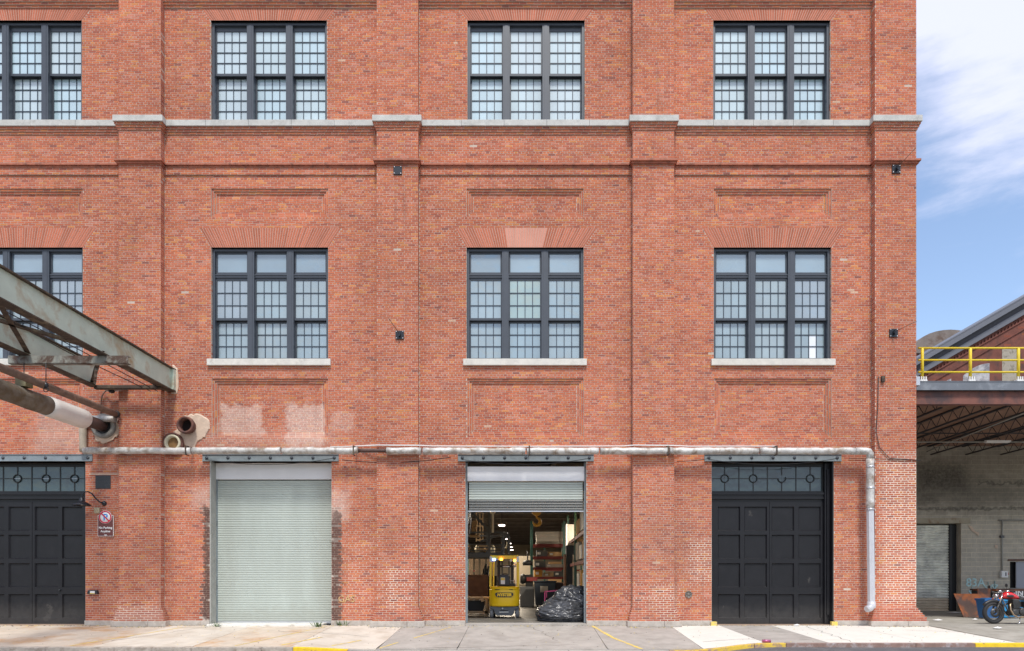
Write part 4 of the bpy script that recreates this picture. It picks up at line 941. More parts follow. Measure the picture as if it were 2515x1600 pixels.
# hooded lamp and conduit under the girder
t = thing('floodlight', W(270, 958, -.3), 'flat grey outdoor light under the girder end with a curved conduit', 'light')
MB().prism([(-.15, -.02), (.45, .02), (.5, .045), (.42, .07), (-.12, .04)], -.14, .14, 'y').build('housing', pmat('lamp_grey', (.45, .46, .45), .5), t, bevel=.01)
MB().tube([(-.1, .1, 0), (-.25, .2, .02), (-.38, .24, -.1), (-.42, .25, -.3), (-.42, .25, -.75)], .016, 6).build('conduit', M_PIPEB, t)
MB().lathe([(0, -.1), (.07, -.08), (.09, -.03), (.05, 0)], (0.05, 0, 0), 'z', 12).build('bracket', M_DARK, t)

# ---------------------------------------------------------------- girders reaching out from the facade
g = thing('steel_gantry', (fx(425), 0, 7.0), 'rusty pale green steel gantry of two beams reaching out from the left pier', 'gantry')
gx1, gx2 = 0.0, -12.38-fx(425)
def beam(x, y0, y1, name, h=.62, side=1):
    z0, z1 = -.04, h-.04
    o = MB().box(x-.012, x+.012, y0, y1, z0, z1).build('web', M_GIRD, g)
    MB().box(x-.15, x+.10, y0, y1+.02, z1, z1+.03).build('top_flange', M_GRUST, g)
    MB().box(x-.15, x+.10, y0, y1+.02, z0-.03, z0).build('bottom_flange', M_GRUST, g)
    for k in range(8):
        yy = y1-1.2-k*2.3
        if yy > y0: MB().box(x-.1, x-.0121, yy-.008, yy+.008, z0, z1).build('stiffener', M_GRUST, g)
beam(gx1, -25, -.02, 'a'); beam(gx2, -25, -.55, 'b')
MB().box(gx1-.02, gx1+.10, -.16, 0, -.02, .60).build('end_plate', M_GIRD, g)
def chan(y, xa, xb, z, h=.2):
    o = MB().box(xa, xb, y-.01, y+.01, z, z+h).box(xa, xb, y-.0, y+.13, z-.015, z).box(xa, xb, y, y+.13, z+h, z+h+.015)
    o.build('cross_channel', M_GRUST2 if y < -3 else M_GRUST, g)
M_GRUST2 = pmat('channel_paint', (.27, .28, .25), .7, var=.3, vs=3, c2=(.09, .055, .04), c2s=2.2, c2t=(.47, .58), bump=.3)
chan(-.63, gx2, gx1-.02, -.12, .07)
chan(-3.33, gx2-.4, gx1+.62, -.26, .17)
chan(-7.2, gx2-.2, gx1, .3, .16); chan(-11, gx2-.2, gx1, .0, .2); chan(-5.2, gx2, gx1, .38, .1)
for a, b in (((gx2, -.7), (gx1, -3.4)), ((gx2, -3.2), (gx1, -6.8)), ((gx1, -3.3), (gx2, -7)), ((gx2, -7), (gx1, -11)), ((gx1, -7), (gx2, -11))):
    MB().bar((a[0], a[1], .02), (b[0], b[1], .02), .11, .012).bar((a[0], a[1]+.03, .06), (b[0], b[1]+.03, .06), .012, .08).build('brace', M_GRUST, g)
MB().bar((gx2+.1, -.75, .0), (gx1-.95, -2.1, -.02), .07, .06).build('brace', M_GRUST2, g)
for k in range(3): MB().tube([(gx2+.3+k*.3, -9, .6-.1*k), (gx2+.9+k*.4, -3, .1), (gx1-.5+k*.2, -.3, -.12)], .012, 5).build('rod', M_CABLE, g)
for px, zz in ((59, 1), (113, 0)):
    c = W(px, 893, -3.33); xx = c.x-fx(425)
    MB().tube([(xx, -3.33, -.26), (xx, -3.33, -.72)], .012, 5).build('hanger_rod', M_CABLE, g)
    if zz: MB().box(xx-.13, xx+.13, -3.45, -3.2, -.86, -.66).build('hanging_weight', pmat('olive_box', (.17, .15, .08), .7, var=.3), g)
    else: MB().lathe([(.0, -.1), (.05, -.08), (.06, 0), (.03, .06), (0, .07)], (xx, -3.33, -.8), 'z', 10).tube([(xx+.06*math.cos(a), -3.33, -.92+.06*math.sin(a)) for a in np.linspace(0, 2*PI, 12)], .012, 5).build('pulley', M_BLKMET, g)
plaster([(424, 895), (436, 905), (440, 940), (436, 968), (420, 968), (424, 940)], 'plaster_patch', 'crumbled pocket of brick where the girder enters', -.02)

# cracks and joint dirt on the pavement
M_GRIME = pmat('wall_foot_grime', (.17, .14, .11), .95, var=.4, vs=5)
M_CRK = pmat('crack', (.10, .085, .07), .95, var=.3, vs=9)
def crack(x, y, x2, y2, n=14, w=.018):
    pts = [(x+(x2-x)*i/n+rng.normal(0, .05), min(-.02, max(YK+.03, y+(y2-y)*i/n+rng.normal(0, .04)))) for i in range(n+1)]
    ribbon(pts, w, 'crack', M_CRK, .003)
for q in ((-15.4, -.3, -13.5, -3.5), (-9.2, -.4, -10.5, -3.0), (-6.9, -1.2, -4.2, -2.0), (-2.6, -3.6, 1.4, -3.1), (.2, -.2, .9, -2.6), (4.6, -2.9, 7.2, -3.3), (8.3, -.3, 8.0, -3.6), (10.6, -1.2, 13.0, -2.1), (12.4, -.4, 13.2, -1.1)): crack(*q)
for (a, b_), (c_, d_) in zip([(X_L, 0)]+PX, PX+[(13.4, 0)]):
    q0, q1 = (b_ if a > X_L else X_L)+.2, c_-.2
    for i in range(int((q1-q0)/.5)):
        if any(D0-.0 < q0+i*.5+.25 < D1 for D0, D1 in DOR): continue
        ribbon([(q0+i*.5, -.075), (q0+i*.5+.5, -.075)], rng.uniform(.02, .06), 'joint_dirt', M_GRIME, .003)
for a, b_ in PX: ribbon([(a-.17, -.345), (b_+.2, -.345)], .04, 'joint_dirt', M_GRIME, .003)
db = MB()
for _ in range(1500):
    x = rng.uniform(-19, 13.4); y = -.07-abs(rng.normal(0, .10)) if rng.random() < .75 else rng.uniform(YK+.05, -.1)
    if any(abs(x-(a+b_)/2) < (b_-a)/2+.2 for a, b_ in PX): y -= .3
    if y < YK+.03: continue
    r = rng.uniform(.006, .02); z = stop(x, y)+.003
    db.add([(x-r, y-r*.7, z), (x+r, y-r*.5, z), (x+r*.6, y+r, z), (x-r*.8, y+r*.6, z), (x, y, z+r*.6)], [(0,1,4),(1,2,4),(2,3,4),(3,0,4)], int(rng.integers(2)))
db.build('grit', [M_CRK, M_YELP], kind='stuff')
# ---------------------------------------------------------------- warehouse seen through the open doorway
M_IFLOOR = pmat('interior_floor', (.13, .125, .115), .45, var=.3, vs=1.5, bump=.1, bs=20, c2=(.20, .18, .15), c2s=1.5, c2t=(.5, .75))
M_IWALL = pmat('interior_wall', (.34, .29, .22), .9, var=.15, vs=1.5)
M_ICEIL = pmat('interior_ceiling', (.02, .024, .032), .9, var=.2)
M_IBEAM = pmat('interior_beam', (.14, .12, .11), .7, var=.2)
IX0, IX1, IYB = -5.6, 4.3, 47.0
fl = MB().box(IX0, IX1, .34, IYB, -.2, .06).build('interior_floor', M_IFLOOR, bld)
MB().box(IX0-.1, IX0, .34, IYB, .0, 5.3).box(IX1, IX1+.1, .34, IYB, 0, 5.3).box(IX0, IX1, IYB, IYB+.1, 0, 5.3).build('interior_wall', M_IWALL, bld)
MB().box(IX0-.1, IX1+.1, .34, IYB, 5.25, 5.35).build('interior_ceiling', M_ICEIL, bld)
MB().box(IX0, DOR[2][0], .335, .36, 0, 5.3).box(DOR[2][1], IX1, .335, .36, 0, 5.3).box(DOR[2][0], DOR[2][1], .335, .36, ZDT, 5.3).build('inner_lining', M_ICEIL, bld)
for i, yy in enumerate(np.arange(2.4, 46, 2.9)):
    MB().box(IX0, IX1, yy-.08, yy+.08, 4.66, 4.70).box(IX0, IX1, yy-.01, yy+.01, 4.70, 5.0).box(IX0, IX1, yy-.08, yy+.08, 5.0, 5.04).build('ceiling_beam', M_IBEAM, bld)
for xx in (-4.6, 1.0, 3.2): MB().box(xx-.06, xx+.06, .4, 46, 5.05, 5.24).build('ceiling_rail', M_IBEAM, bld)
M_LAMP = pmat('lamp_glow', (.9, .85, .8), .5, emis=(1, .88, .82), estr=3.2)
def ceil_light(x, y, z, label, e=70, L=.36, grp='rows of ceiling lights in the warehouse', lamp=True):
    t = thing('ceiling_light', (x, y, z), label, 'ceiling light', grp)
    MB().prism([(-.18, 0), (.18, 0), (.08, .05), (-.08, .05)], -.32, .32, 'y').build('housing', M_HOOD, t)
    MB().box(-L/2+.04, L/2-.04, -.28, .28, -.03, -.001).build('tube', M_LAMP, t)
    MB().tube([(0, -.3, .06), (0, -.3, 4.66-z)], .008, 4).build('hanger', M_DARK, t); MB().tube([(0, .3, .06), (0, .3, 4.66-z)], .008, 4).build('hanger', M_DARK, t)
    if lamp:
        l = bpy.data.lights.new('tube_light', 'AREA'); l.shape = 'RECTANGLE'; l.size = L; l.size_y = .6; l.energy = e; l.color = (1, .86, .68)
        lo = bpy.data.objects.new('tube_light', l); link(lo, t); lo.location = (0, 0, -.05)
    return t
for k, yy in enumerate((13.0, 18.8, 24.6, 30.3, 36.3, 42.2)):
    ceil_light(-1.05, yy, 4.0, ['nearest strip light of the row above the forklift', 'second strip light from the front in the row above the forklift', 'third strip light of the receding row above the forklift', 'fourth strip light of the receding row above the forklift', 'second farthest strip light of the row above the forklift', 'farthest tiny strip light just over the forklift roof'][k], 150 if k < 4 else 110)
for k, (a, b, zz) in enumerate(((-4.6, 6.0, 4.3), (2.9, 7.0, 4.35), (-4.9, 15, 4.3))):  # further lamps, unseen from outside, brighten gallery, rack aisle and planks
    ceil_light(a, b, zz, ['unseen strip light above the work gallery on the left', 'unseen strip light above the right-hand rack aisle', 'unseen strip light over the tall planks on the left'][k], (190, 230, 200)[k])
T = lambda px, py, y: W(px, py, y)
def ib(px0, px1, py0, py1, y0, y1, m, name, label=None, cat=None, group=None, parent=None, bevel=0):
    """a box whose front face (at depth y0) spans the given photo px"""
    a, b = W(px0, py1, y0), W(px1, py0, y0)
    o = MB().box(a.x, b.x, y0, y1, a.z, b.z).build(name, m, parent, bevel=bevel)
    return tag(o, label, cat, group)
M_WOODL = pmat('pale_timber', (.45, .31, .18), .75, var=.25, vs=5, streak=4)
M_WOODD = pmat('dark_timber', (.17, .085, .05), .75, var=.3, vs=4)
M_CARD = pmat('cardboard', (.45, .28, .14), .85, var=.12, vs=3, rnd=.2)
M_GREY = pmat('grey_board', (.42, .39, .35), .8, var=.12, vs=4, rnd=.1)
M_RACKG = pmat('rack_green', (.04, .13, .11), .5, var=.1)
M_RACKR = pmat('rack_red', (.22, .035, .032), .5, var=.15)
M_STEEL = pmat('dark_steel', (.11, .115, .12), .5, var=.2)
M_NAVY = pmat('bin_navy', (.02, .03, .045), .5, var=.15)
M_PINK = pmat('pink_plastic', (.80, .08, .22), .45)
M_ORNG = pmat('hook_yellow', (.62, .30, .03), .5, var=.15)
M_CREAM = pmat('cream_column', (.85, .76, .55), .6, var=.06)
# partition behind the forklift: pale wall
ib(1262, 1312, 1366, 1436, 14.6, 14.8, M_IWALL, 'partition_wall', 'pale lit partition wall behind the forklift on its right', 'wall')
# tall planks behind the forklift on the left
x = -4.9; k = 0
while x < -1.35:
    w_ = rng.uniform(.16, .34); h = rng.uniform(2.25, 2.45)
    o = MB().box(x, x+w_, 8.0+rng.uniform(-.05, .05), 8.06, .06, h).build('plank', M_WOODD if rng.random() < .35 else (M_WOODL if rng.random() < .2 else pmat('tan_board', (.20, .14, .09), .8, var=.25, rnd=.2)), None)
    tag(o, ['first', 'second', 'third', 'fourth', 'fifth', 'sixth', 'seventh', 'eighth', 'ninth', 'tenth', 'eleventh', 'twelfth', 'thirteenth', 'fourteenth', 'fifteenth', 'sixteenth'][k]+' board from the left in the upright row behind the forklift', 'board', 'upright boards behind the forklift'); x += w_+rng.uniform(.02, .1); k += 1
# gallery / lifting platform in dark steel
gl = thing('steel_gallery', (-2.4, 5.0, 2.2), 'dark steel gallery with diagonal struts high at left inside the doorway', 'gallery')
x0, x1 = fx(1146, 5)+2.4, fx(1237, 5)+2.4; zA, zB, zC = fz(1308, 5)-2.2, fz(1337, 5)-2.2, fz(1364, 5)-2.2
for a_, b_ in ((-.06, .06), (1.9, 2.0)): MB().box(x0-.6, x1, a_, b_, zC-.08, zC+.08).build('bottom_beam', M_STEEL, gl); MB().box(x0-.6, x1, a_+.02, b_-.02, zA-.03, zA+.03).build('top_beam', M_STEEL, gl)
for q in (0, .11, .22): MB().box(x0-.6, x1, -.02, .02, zB-.03-q, zB-q).build('rail', M_STEEL, gl)
for q in (x1-.05, x0+.75, x0+1.55): MB().box(q-.035, q+.035, -.03, .03, zC+.08, zA-.03).build('post', M_STEEL, gl); MB().box(q-.035, q+.035, 1.92, 1.98, zC+.08, zA-.03).build('post', M_STEEL, gl)
MB().bar((x0+.5, 0, zB+.1), (x0+1.5, 0, zA), .05, .07).bar((x0+1.5, 0, zA), (x1-.1, 0, zC+.1), .05, .07).build('strut', M_STEEL, gl)
MB().box(fx(1199, 5)+2.4, fx(1204, 5)+2.4, -.05, .05, zC, 4.6-2.2).build('column', M_STEEL, gl)
MB().bar((fx(1158, 5)+2.4, 0, fz(1258, 5)-2.2), (fx(1203, 5)+2.4, 0, fz(1306, 5)-2.2), .06, .09).build('strut', M_STEEL, gl)
MB().box(x0-.6, x1, 0, 2, zC+.081, zC+.1).build('deck', M_STEEL, gl)
tag(MB().box(fx(1207.5, 4.5), fx(1212.5, 4.5), 4.5, 4.65, fz(1308, 4.5), fz(1258, 4.5)).lathe([(.05, 0), (.09, .02), (.13, .12), (.13, .16)], (fx(1210, 4.5), 4.57, fz(1262, 4.5)), 'z', 12).build('cream_post', M_CREAM), 'cream painted post standing above the dark gallery', 'post')
t = thing('cage_ladder', (fx(1178, 7), 7.0, fz(1285, 7)), 'brass coloured caged ladder behind the gallery at upper left', 'ladder')
for px in (1170, 1179, 1186): MB().box(fx(px, 7)-.02-fx(1178, 7), fx(px, 7)+.02-fx(1178, 7), -.02, .02, -.75, .75).build('stile', M_WOODL, t)
for j in range(6): MB().box(fx(1170, 7)-fx(1178, 7), fx(1187, 7)-fx(1178, 7), -.025, .025, -.7+j*.28, -.66+j*.28).build('rung', M_WOODL, t)
for j, (p0, p1, q0, q1) in enumerate(((1158, 1171, 1279, 1293), (1158.5, 1170, 1293.5, 1306), (1153, 1176, 1314, 1319))):
    ib(p0, p1, q0, q1, 5.6+j*.02, 6.0, M_CARD, 'carton', ['upper tan carton on the gallery shelf', 'lower tan carton on the gallery shelf', 'flat tan carton lying under the stacked cartons'][j], 'box')
for j in range(4):
    px = 1150+j*21+rng.uniform(-4, 4)
    tag(MB().lathe([(0, 0), (.09, 0), (.10, .2), (.04, .27), (.04, .3), (0, .3)], (fx(px, 5.7), 5.8, zC+2.31), 'z', 12).build('canister', M_CREAM if j % 2 else M_CARD), ['leftmost', 'second from left', 'third from left', 'rightmost'][j]+' of four small canisters on the gallery deck', 'canister', 'canisters on the gallery')
for j in range(2): tag(MB().bar(W(1171, 1341+j*8, 4.9), W(1197, 1342+j*8, 4.9), .06, .06).build('timber_bar', M_WOODL), ['upper', 'lower'][j]+' pale timber bar lying along the gallery rail', 'timber')
tag(MB().tube([W(1240, 1347, 5.2), W(1244, 1345, 5.2), W(1246, 1338, 5.2), W(1246, 1332, 5.2)], .03, 8).build('brass_elbow', M_CREAM), 'curved pale pipe end at the right end of the gallery', 'pipe')
tag(MB().tube([W(1153, 1240, 1.2), W(1153, 1268, 1.2), W(1151, 1285, 1.2), W(1146, 1290, 1.2)], .012, 6).tube([W(1156, 1240, 1.25), W(1156.5, 1280, 1.25), W(1153, 1312, 1.25)], .012, 6).build('loose_cable', M_ALU), 'pale cables hanging just inside the left door jamb', 'cable')
# crate, table, cart at left
a = W(1146, 1455, 4.6)
t = thing('wooden_crate', (fx(1163, 4.6), 4.6, .06), 'brown wooden crate standing at left behind the work table', 'crate')
w2 = 1.05; MB().box(-w2/2, w2/2, 0, .8, .55, fz(1412, 4.6)-.06).build('body', M_WOODD, t)
for j in range(4): MB().box(-w2/2-.01, w2/2+.01, -.02, -.001, .62+j*.21, .76+j*.21).build('board', M_WOODD, t)
MB().box(w2/2+.03, w2/2+.32, .0, .6, .5, fz(1412, 4.6)-.1).build('side_roll', M_DARK, t)
t = thing('work_table', (fx(1175, 3.2), 3.2, .06), 'long pale timber work table with a lower shelf left of the forklift', 'table')
tw = 1.75
MB().box(-tw/2, tw/2, 0, .75, .62, .68).build('tabletop', M_WOODL, t)
MB().box(-tw/2, tw/2, 0, .75, .12, .20).build('shelf', M_WOODL, t)
for sx in (-tw/2+.05, tw/2-.6):
    for sy in (.04, .68): MB().box(sx-.05, sx+.05, sy-.04, sy+.04, 0, .62).build('leg', M_WOODL, t)
t = tag(MB().prism([(-.32, .20), (.18, .20), (.28, .56), (-.40, .56)], 0, .4, 'y').build('plastic_tub', M_DARK, None, loc=(fx(1172, 3.2), 3.35, .06)), 'dark tapered tub on the lower shelf of the work table', 'tub')
tag(MB().bar(W(1181, 1465, 3.0), W(1186, 1478, 3.0), .06, .1).build('leaning_batten', M_WOODL), 'short pale batten leaning on the table shelf beside the dark tub', 'timber')
for j in range(5):
    tag(MB().tube([(fx(1183+j*3, 5.2), 5.3, .9), (fx(1184+j*3, 5.2)+.05, 5.5, 1.75+.1*(j % 3))], .035, 7).build('metal_rod', M_STEEL if j % 2 else M_DARK), ['leftmost', 'second', 'middle', 'fourth', 'rightmost'][j]+' dark rod of the leaning cluster beside the brown crate', 'rod', 'rods beside the crate')

# crane hook
hk = thing('crane_hook', (fx(1318, 3), 3.0, fz(1256, 3)), 'orange-yellow crane hook block hanging in the middle of the doorway', 'crane hook')
MB().lathe([(0, -.07), (.15, -.07), (.175, -.03), (.175, .03), (.15, .07), (0, .07)], (0, 0, .07), 'y', 24).build('sheave', M_ORNG, hk)
MB().prism([(-.19, .07), (.19, .07), (.14, -.10), (.05, -.16), (-.05, -.16), (-.14, -.10)], -.085, .085, 'y').build('block', M_ORNG, hk, bevel=.01)
pts = [(0, 0, -.14), (0.01, 0, -.22)]; rr = [.04, .04]
cx, cz, rad = -.0, -.36, .125
for i, a_ in enumerate(np.linspace(70, -190, 16)):
    pts.append((cx+rad*math.cos(R(a_)), 0, cz+rad*math.sin(R(a_)))); rr.append(.042+.018*math.sin(PI*i/15) if i < 12 else .045-.01*(i-11))
MB().tube(pts, .04, 10, radii=rr).build('hook', M_ORNG, hk)
MB().tube([(-.08, 0, .2), (-.08, 0, 4.7-hk.location.z)], .01, 5).tube([(.08, 0, .2), (.08, 0, 4.7-hk.location.z)], .01, 5).build('rope', M_STEEL, hk)

# rack across the back, facing the door
rk = thing('pallet_rack', (fx(1306, 12), 12.0, .06), 'tall rack with dark red beams facing the door behind the black bin', 'rack')
bx = fx(1388, 12)-fx(1308, 12)
for q in (0, bx):
    for yy in (0, 1.1): MB().box(q-.06, q+.06, yy, yy+.08, 0, fz(1283, 12)).build('upright', M_RACKG, rk)
    MB().bar((q, .05, .3), (q, 1.1, 1.3), .03, .03).bar((q, 1.1, 1.3), (q, .05, 2.3), .03, .03).build('brace', M_RACKG, rk)
lv = [fz(v, 12)-.06 for v in (1337, 1367, 1394, 1417, 1404, 1434)]
for z in (lv[0], lv[1], lv[2], lv[3]):
    for yy in (0, 1.1): MB().box(.06, bx-.06, yy-.03, yy+.05, z-.12, z).build('beam', M_RACKR, rk)
    MB().box(.06, bx-.06, .05, 1.07, z-.02, z).build('shelf', M_STEEL, rk)
for i in range(5):
    z = fz(1337, 12)+.02+i*.118
    for j in range(1): tag(MB().box(fx(1317, 12)+rng.uniform(-.03, .03), fx(1386, 12), 12.05, 13.1, z, z+.108).build('board_bundle', M_GREY), ['bottom', 'second from the bottom', 'middle', 'second from the top', 'top'][i]+' layer of grey boards on top of the back rack', 'boards')
for j, (p0, p1, zl, h, mt) in enumerate(((1318, 1345, 1, .30, M_STEEL), (1348, 1380, 1, .22, M_CARD), (1314, 1340, 2, .3, M_STEEL), (1342, 1384, 2, .16, M_GREY), (1313, 1332, 3, .34, M_ORNG), (1336, 1360, 3, .2, M_WOODL), (1362, 1384, 3, .26, M_STEEL), (1322, 1376, 0, 0, M_CARD))):
    if h == 0: continue
    z = lv[zl]+.061
    nm, lb, ct = [('long_tube', 'dark long bundle on the second shelf of the back rack', 'bundle'), ('carton', 'tan carton on the second shelf of the back rack', 'box'), ('tool_case', 'dark case on the third shelf of the back rack', 'case'), ('flat_pack', 'flat grey pack on the third shelf of the back rack', 'package'), ('orange_case', 'orange case on the lowest visible shelf of the back rack', 'case'), ('timber_stack', 'short timber stack right of the orange case', 'timber'), ('metal_box', 'dark metal box at the right end of the low shelf', 'box')][j]
    tag(MB().box(fx(p0, 12), fx(p1, 12), 12.1, 12.9, z, z+h).box(fx(p0, 12)+.05, fx(p0, 12)+.2, 12.08, 12.099, z+h*.3, z+h*.7, 1).build(nm, [mt, M_WHITE], bevel=.008), lb, ct)
for j in range(7):
    z = lv[3]-.25-.1*j
    tag(MB().box(fx(1315, 12)+rng.uniform(0, .2), fx(1384, 12), 12.1, 12.9, z, z+.05).build('long_board', [M_WOODL, M_WOODD, M_STEEL][j % 3]), ['topmost', 'second', 'third', 'fourth', 'fifth', 'sixth', 'lowest'][j]+' board of the pile under the lowest red beam of the back rack', 'board')
# white cabinet and dark screen between racks
t = thing('tall_cabinet', (fx(1401, 9), 9.0, .06), 'tall pale cabinet panel beside the right rack above a dark frame', 'cabinet')
cxx = fx(1401, 9)
MB().box(fx(1395, 9)-cxx, fx(1411, 9)-cxx, 0, .6, fz(1343, 9), fz(1292, 9)).build('pale_panel', M_GREY, t)
MB().box(fx(1390.5, 9)-cxx, fx(1393.5, 9)-cxx, -.05, .6, fz(1344, 9), fz(1291, 9)).build('edge_strip', M_WHITE, t)
MB().box(fx(1391, 9)-cxx, fx(1411, 9)-cxx, 0, .6, fz(1366, 9), fz(1344, 9)).build('shelf_block', M_NAVY, t)
MB().box(fx(1392, 9)-cxx, fx(1406, 9)-cxx, 0, .6, 0, fz(1366.5, 9)).build('dark_door', M_NAVY, t)
MB().box(fx(1406.5, 9)-cxx, fx(1411, 9)-cxx, 0, .6, 0, fz(1366.5, 9)).build('pale_side', M_GREY, t)
MB().box(fx(1385.5, 9)-cxx, fx(1390, 9)-cxx, -.1, .4, 0.4, fz(1366, 9)).build('timber_edge', M_WOODD, t)
# rack along the right wall
rr_ = thing('pallet_rack', (2.05, 2.0, .06), 'green and red rack running back along the right wall beside the bags', 'rack')
RL = 6.4-2.0
for yy in (0, RL, RL+4.4):
    MB().box(-.05, .05, yy-.04, yy+.04, 0, 4.2).build('upright', M_RACKG, rr_); MB().box(1.0, 1.1, yy-.04, yy+.04, 0, 4.2).build('upright', M_RACKG, rr_)
    MB().bar((0, yy, 1.0), (1.05, yy, 1.9), .03, .03).bar((1.05, yy, 1.9), (0, yy, 2.8), .03, .03).build('brace', M_RACKG, rr_)
for z in (.95, 1.95, 2.95):
    MB().box(-.035, .035, .05, RL-.05, z-.12, z).build('beam', M_RACKR, rr_); MB().box(-.035, .035, RL+.05, RL+4.35, z-.12, z).build('beam', M_RACKR, rr_)
    MB().box(1.02, 1.08, .05, RL-.05, z-.12, z).build('beam', M_RACKR, rr_)
    MB().box(.036, 1.02, .05, RL+4.3, z-.03, z-.01).build('shelf', M_WOODL, rr_)
MB().box(-.08, -.05, -.02, .05, 1.35, 1.75).build('label_plate', M_WHITE, rr_)
k = 0
for z, ys in ((1.01, ((.3, 1.0, .5, 'w'), (1.5, 2.2, .62, 'o'), (2.6, 3.4, .5, 'w'))), (2.02, ((.2, 1.1, .62, 'c'), (1.4, 2.4, .5, 'w'), (2.7, 4.0, .66, 'g'))), (3.02, ((.3, .55, 1.0, 'p'), (.7, .95, .95, 'p'), (1.1, 1.35, .9, 'p'), (1.5, 1.75, .85, 'p'), (1.9, 2.15, .8, 'g'), (2.6, 3.8, .5, 'c'))), (.08, ((.4, 1.2, .6, 'w'), (1.6, 2.8, .6, 'g')))):
    for a, b, h, c_ in ys:
        mt = dict(w=M_WHITE, o=M_ORNG, c=M_CARD, g=M_GREY, p=M_WHITE)[c_]
        nm = 'foam_sheet' if c_ == 'p' else 'carton'
        sh = {1.01: 'lowest raised', 2.02: 'middle', 3.02: 'top', .08: 'ground'}[z]
        wd = dict(w='white', o='orange', c='tan', g='grey', p='narrow upright white')[c_]
        pos = 'front' if a < .5 else ('rear' if b > 2.5 else 'centre')
        tag(MB().box(2.03, 2.9, 2+a, 2+b, z+.06, z+.06+h).build(nm, mt, bevel=.01), (['', 'second ', 'third ', 'fourth '][int((a-.3)/.4+.01)] if c_ == 'p' else '')+f'{wd} {"panel" if c_=="p" else "carton"} {"nearest" if a < .25 else "at the "+pos} on the {sh} level of the right rack', 'panel' if c_ == 'p' else 'box', 'upright white panels on the top shelf' if c_ == 'p' else None); k += 1
# black bin
bn = thing('wheeled_bin', (fx(1339, 9.5), 9.5, .06), 'big black wheeled bin with white label right of the forklift', 'bin')
bw = (fx(1365, 9.5)-fx(1312, 9.5))/2; bh = fz(1430, 9.5)-.06
MB().prism([(-bw+.06, .14), (bw-.06, .14), (bw, bh), (-bw, bh)], 0, 1.0, 'y').build('body', M_NAVY, bn, bevel=.02)
MB().box(-bw-.03, bw+.03, -.04, 1.04, bh, bh+.05).build('rim', M_NAVY, bn)
MB().box(-.22, .12, -.012, -.002, bh-.45, bh-.18).build('label_plate', M_GREY, bn)
for sx in (-bw+.15, bw-.15):
    for sy in (.1, .9): MB().lathe([(0, -.03), (.07, -.03), (.07, .03), (0, .03)], (sx, sy, .07), 'x', 14).build('wheel', M_DARK, bn)
ib(1365, 1386, 1432, 1475, 9.8, 10.6, pmat('brown_board', (.13, .09, .08), .8), 'brown_crate', 'dull brown crate standing right of the black bin', 'crate', bevel=.01)
# machine and clutter right of the forklift
t = thing('drill_press', (fx(1296, 11), 11, .06), 'dark machine with round guard between forklift and back rack', 'machine')
MB().box(-.35, .3, 0, .7, .0, .95).build('base', M_STEEL, t, bevel=.03)
MB().box(-.1, .25, .1, .5, .95, 1.5).lathe([(0, -.12), (.2, -.12), (.25, 0), (.2, .12), (0, .12)], (-.22, .2, 1.3), 'x', 16).build('head', M_DARK, t, bevel=.02)
MB().box(-.05, .45, .0, .4, 1.2, 1.38).build('arm', M_RACKR, t)
MB().lathe([(0, .08), (.22, .08), (.25, .2), (.18, .3), (0, .34)], (0.0, .3, 1.85), 'z', 14).tube([(0, .3, 2.0), (0, .3, 2.6)], .03, 6).build('lamp_hood', M_DARK, t)
# extra racks deep inside for depth
for k, (xx, yy) in enumerate(((-4.5, 20), (-4.5, 28), (2.6, 24))):
    r_ = thing('storage_rack', (xx, yy, .06), ['dim rack deep inside at left, nearer', 'dim rack deep inside at left, farther', 'dim rack deep inside at right'][k], 'rack')
    for q in (-1.2, 1.2): MB().box(q-.05, q+.05, 0, .1, 0, 3.4).build('upright', M_RACKG, r_)
    for z in (.9, 1.9, 2.9): MB().box(-1.15, 1.15, 0, 1, z-.1, z).build('shelf', M_RACKR, r_)
    for z in (.91, 1.91): MB().box(-.9, .7, .1, .9, z, z+.5).build('load', M_CARD, r_)

# ---------------------------------------------------------------- forklift, seen from behind
M_FY = pmat('truck_yellow', (1.0, .63, .010), .38, var=.05, vs=4, coat=.1, c2=(.70, .38, .02), c2s=6, c2t=(.62, .75))
M_FG = pmat('truck_grey', (.085, .095, .11), .45, var=.15, vs=6)
M_TYRE = pmat('grey_tyre', (.22, .23, .25), .7, var=.12, vs=8)
M_FB = pmat('truck_black', (.02, .02, .022), .45, var=.1)
fk = thing('forklift', (fx(1238.5, 2.3), 2.3, .06), 'yellow electric forklift seen from behind inside the open doorway', 'forklift')
def rr_plan(w, y0, y1, bulge, n=8):
    p = [(-w, y1), (-w, y0+.18)]
    for i in range(n+1):
        t_ = i/n; p.append((-w+.12*(1-math.cos(t_*PI/2)) if 0 else -w+(2*w)*t_, y0+.10*(abs(2*t_-1)**3)-bulge*(1-abs(2*t_-1)**2)))
    p += [(w, y0+.18), (w, y1)]; return p
def loft(levels, name, mt, par, bevel=0):
    """levels: (z, half width, back bulge, y offset)"""
    mb = MB(); rings_ = [[(x, y+yo, z) for x, y in rr_plan(w, .03, 1.6, b)] for z, w, b, yo in levels]; n = len(rings_[0])
    vs = [v for r in rings_ for v in r]; fs = []
    for i in range(len(rings_)-1):
        for k in range(n): fs.append((i*n+k, i*n+(k+1) % n, (i+1)*n+(k+1) % n, (i+1)*n+k))
    fs += [tuple(range(n-1, -1, -1)), tuple((len(rings_)-1)*n+k for k in range(n))]
    o = mb.add(vs, fs).build(name, mt, par, recalc=True)
    for p in o.data.polygons: p.use_smooth = abs(p.normal.z) < .7
    return o
loft([(.40, .47, .03, .0), (.44, .495, .05, 0), (.62, .50, .06, 0), (.93, .50, .05, 0), (.97, .497, .045, .004)], 'counterweight', M_FY, fk)
loft([(.975, .49, .04, .01), (1.03, .488, .03, .03), (1.06, .47, .0, .07)], 'hood', M_FY, fk)
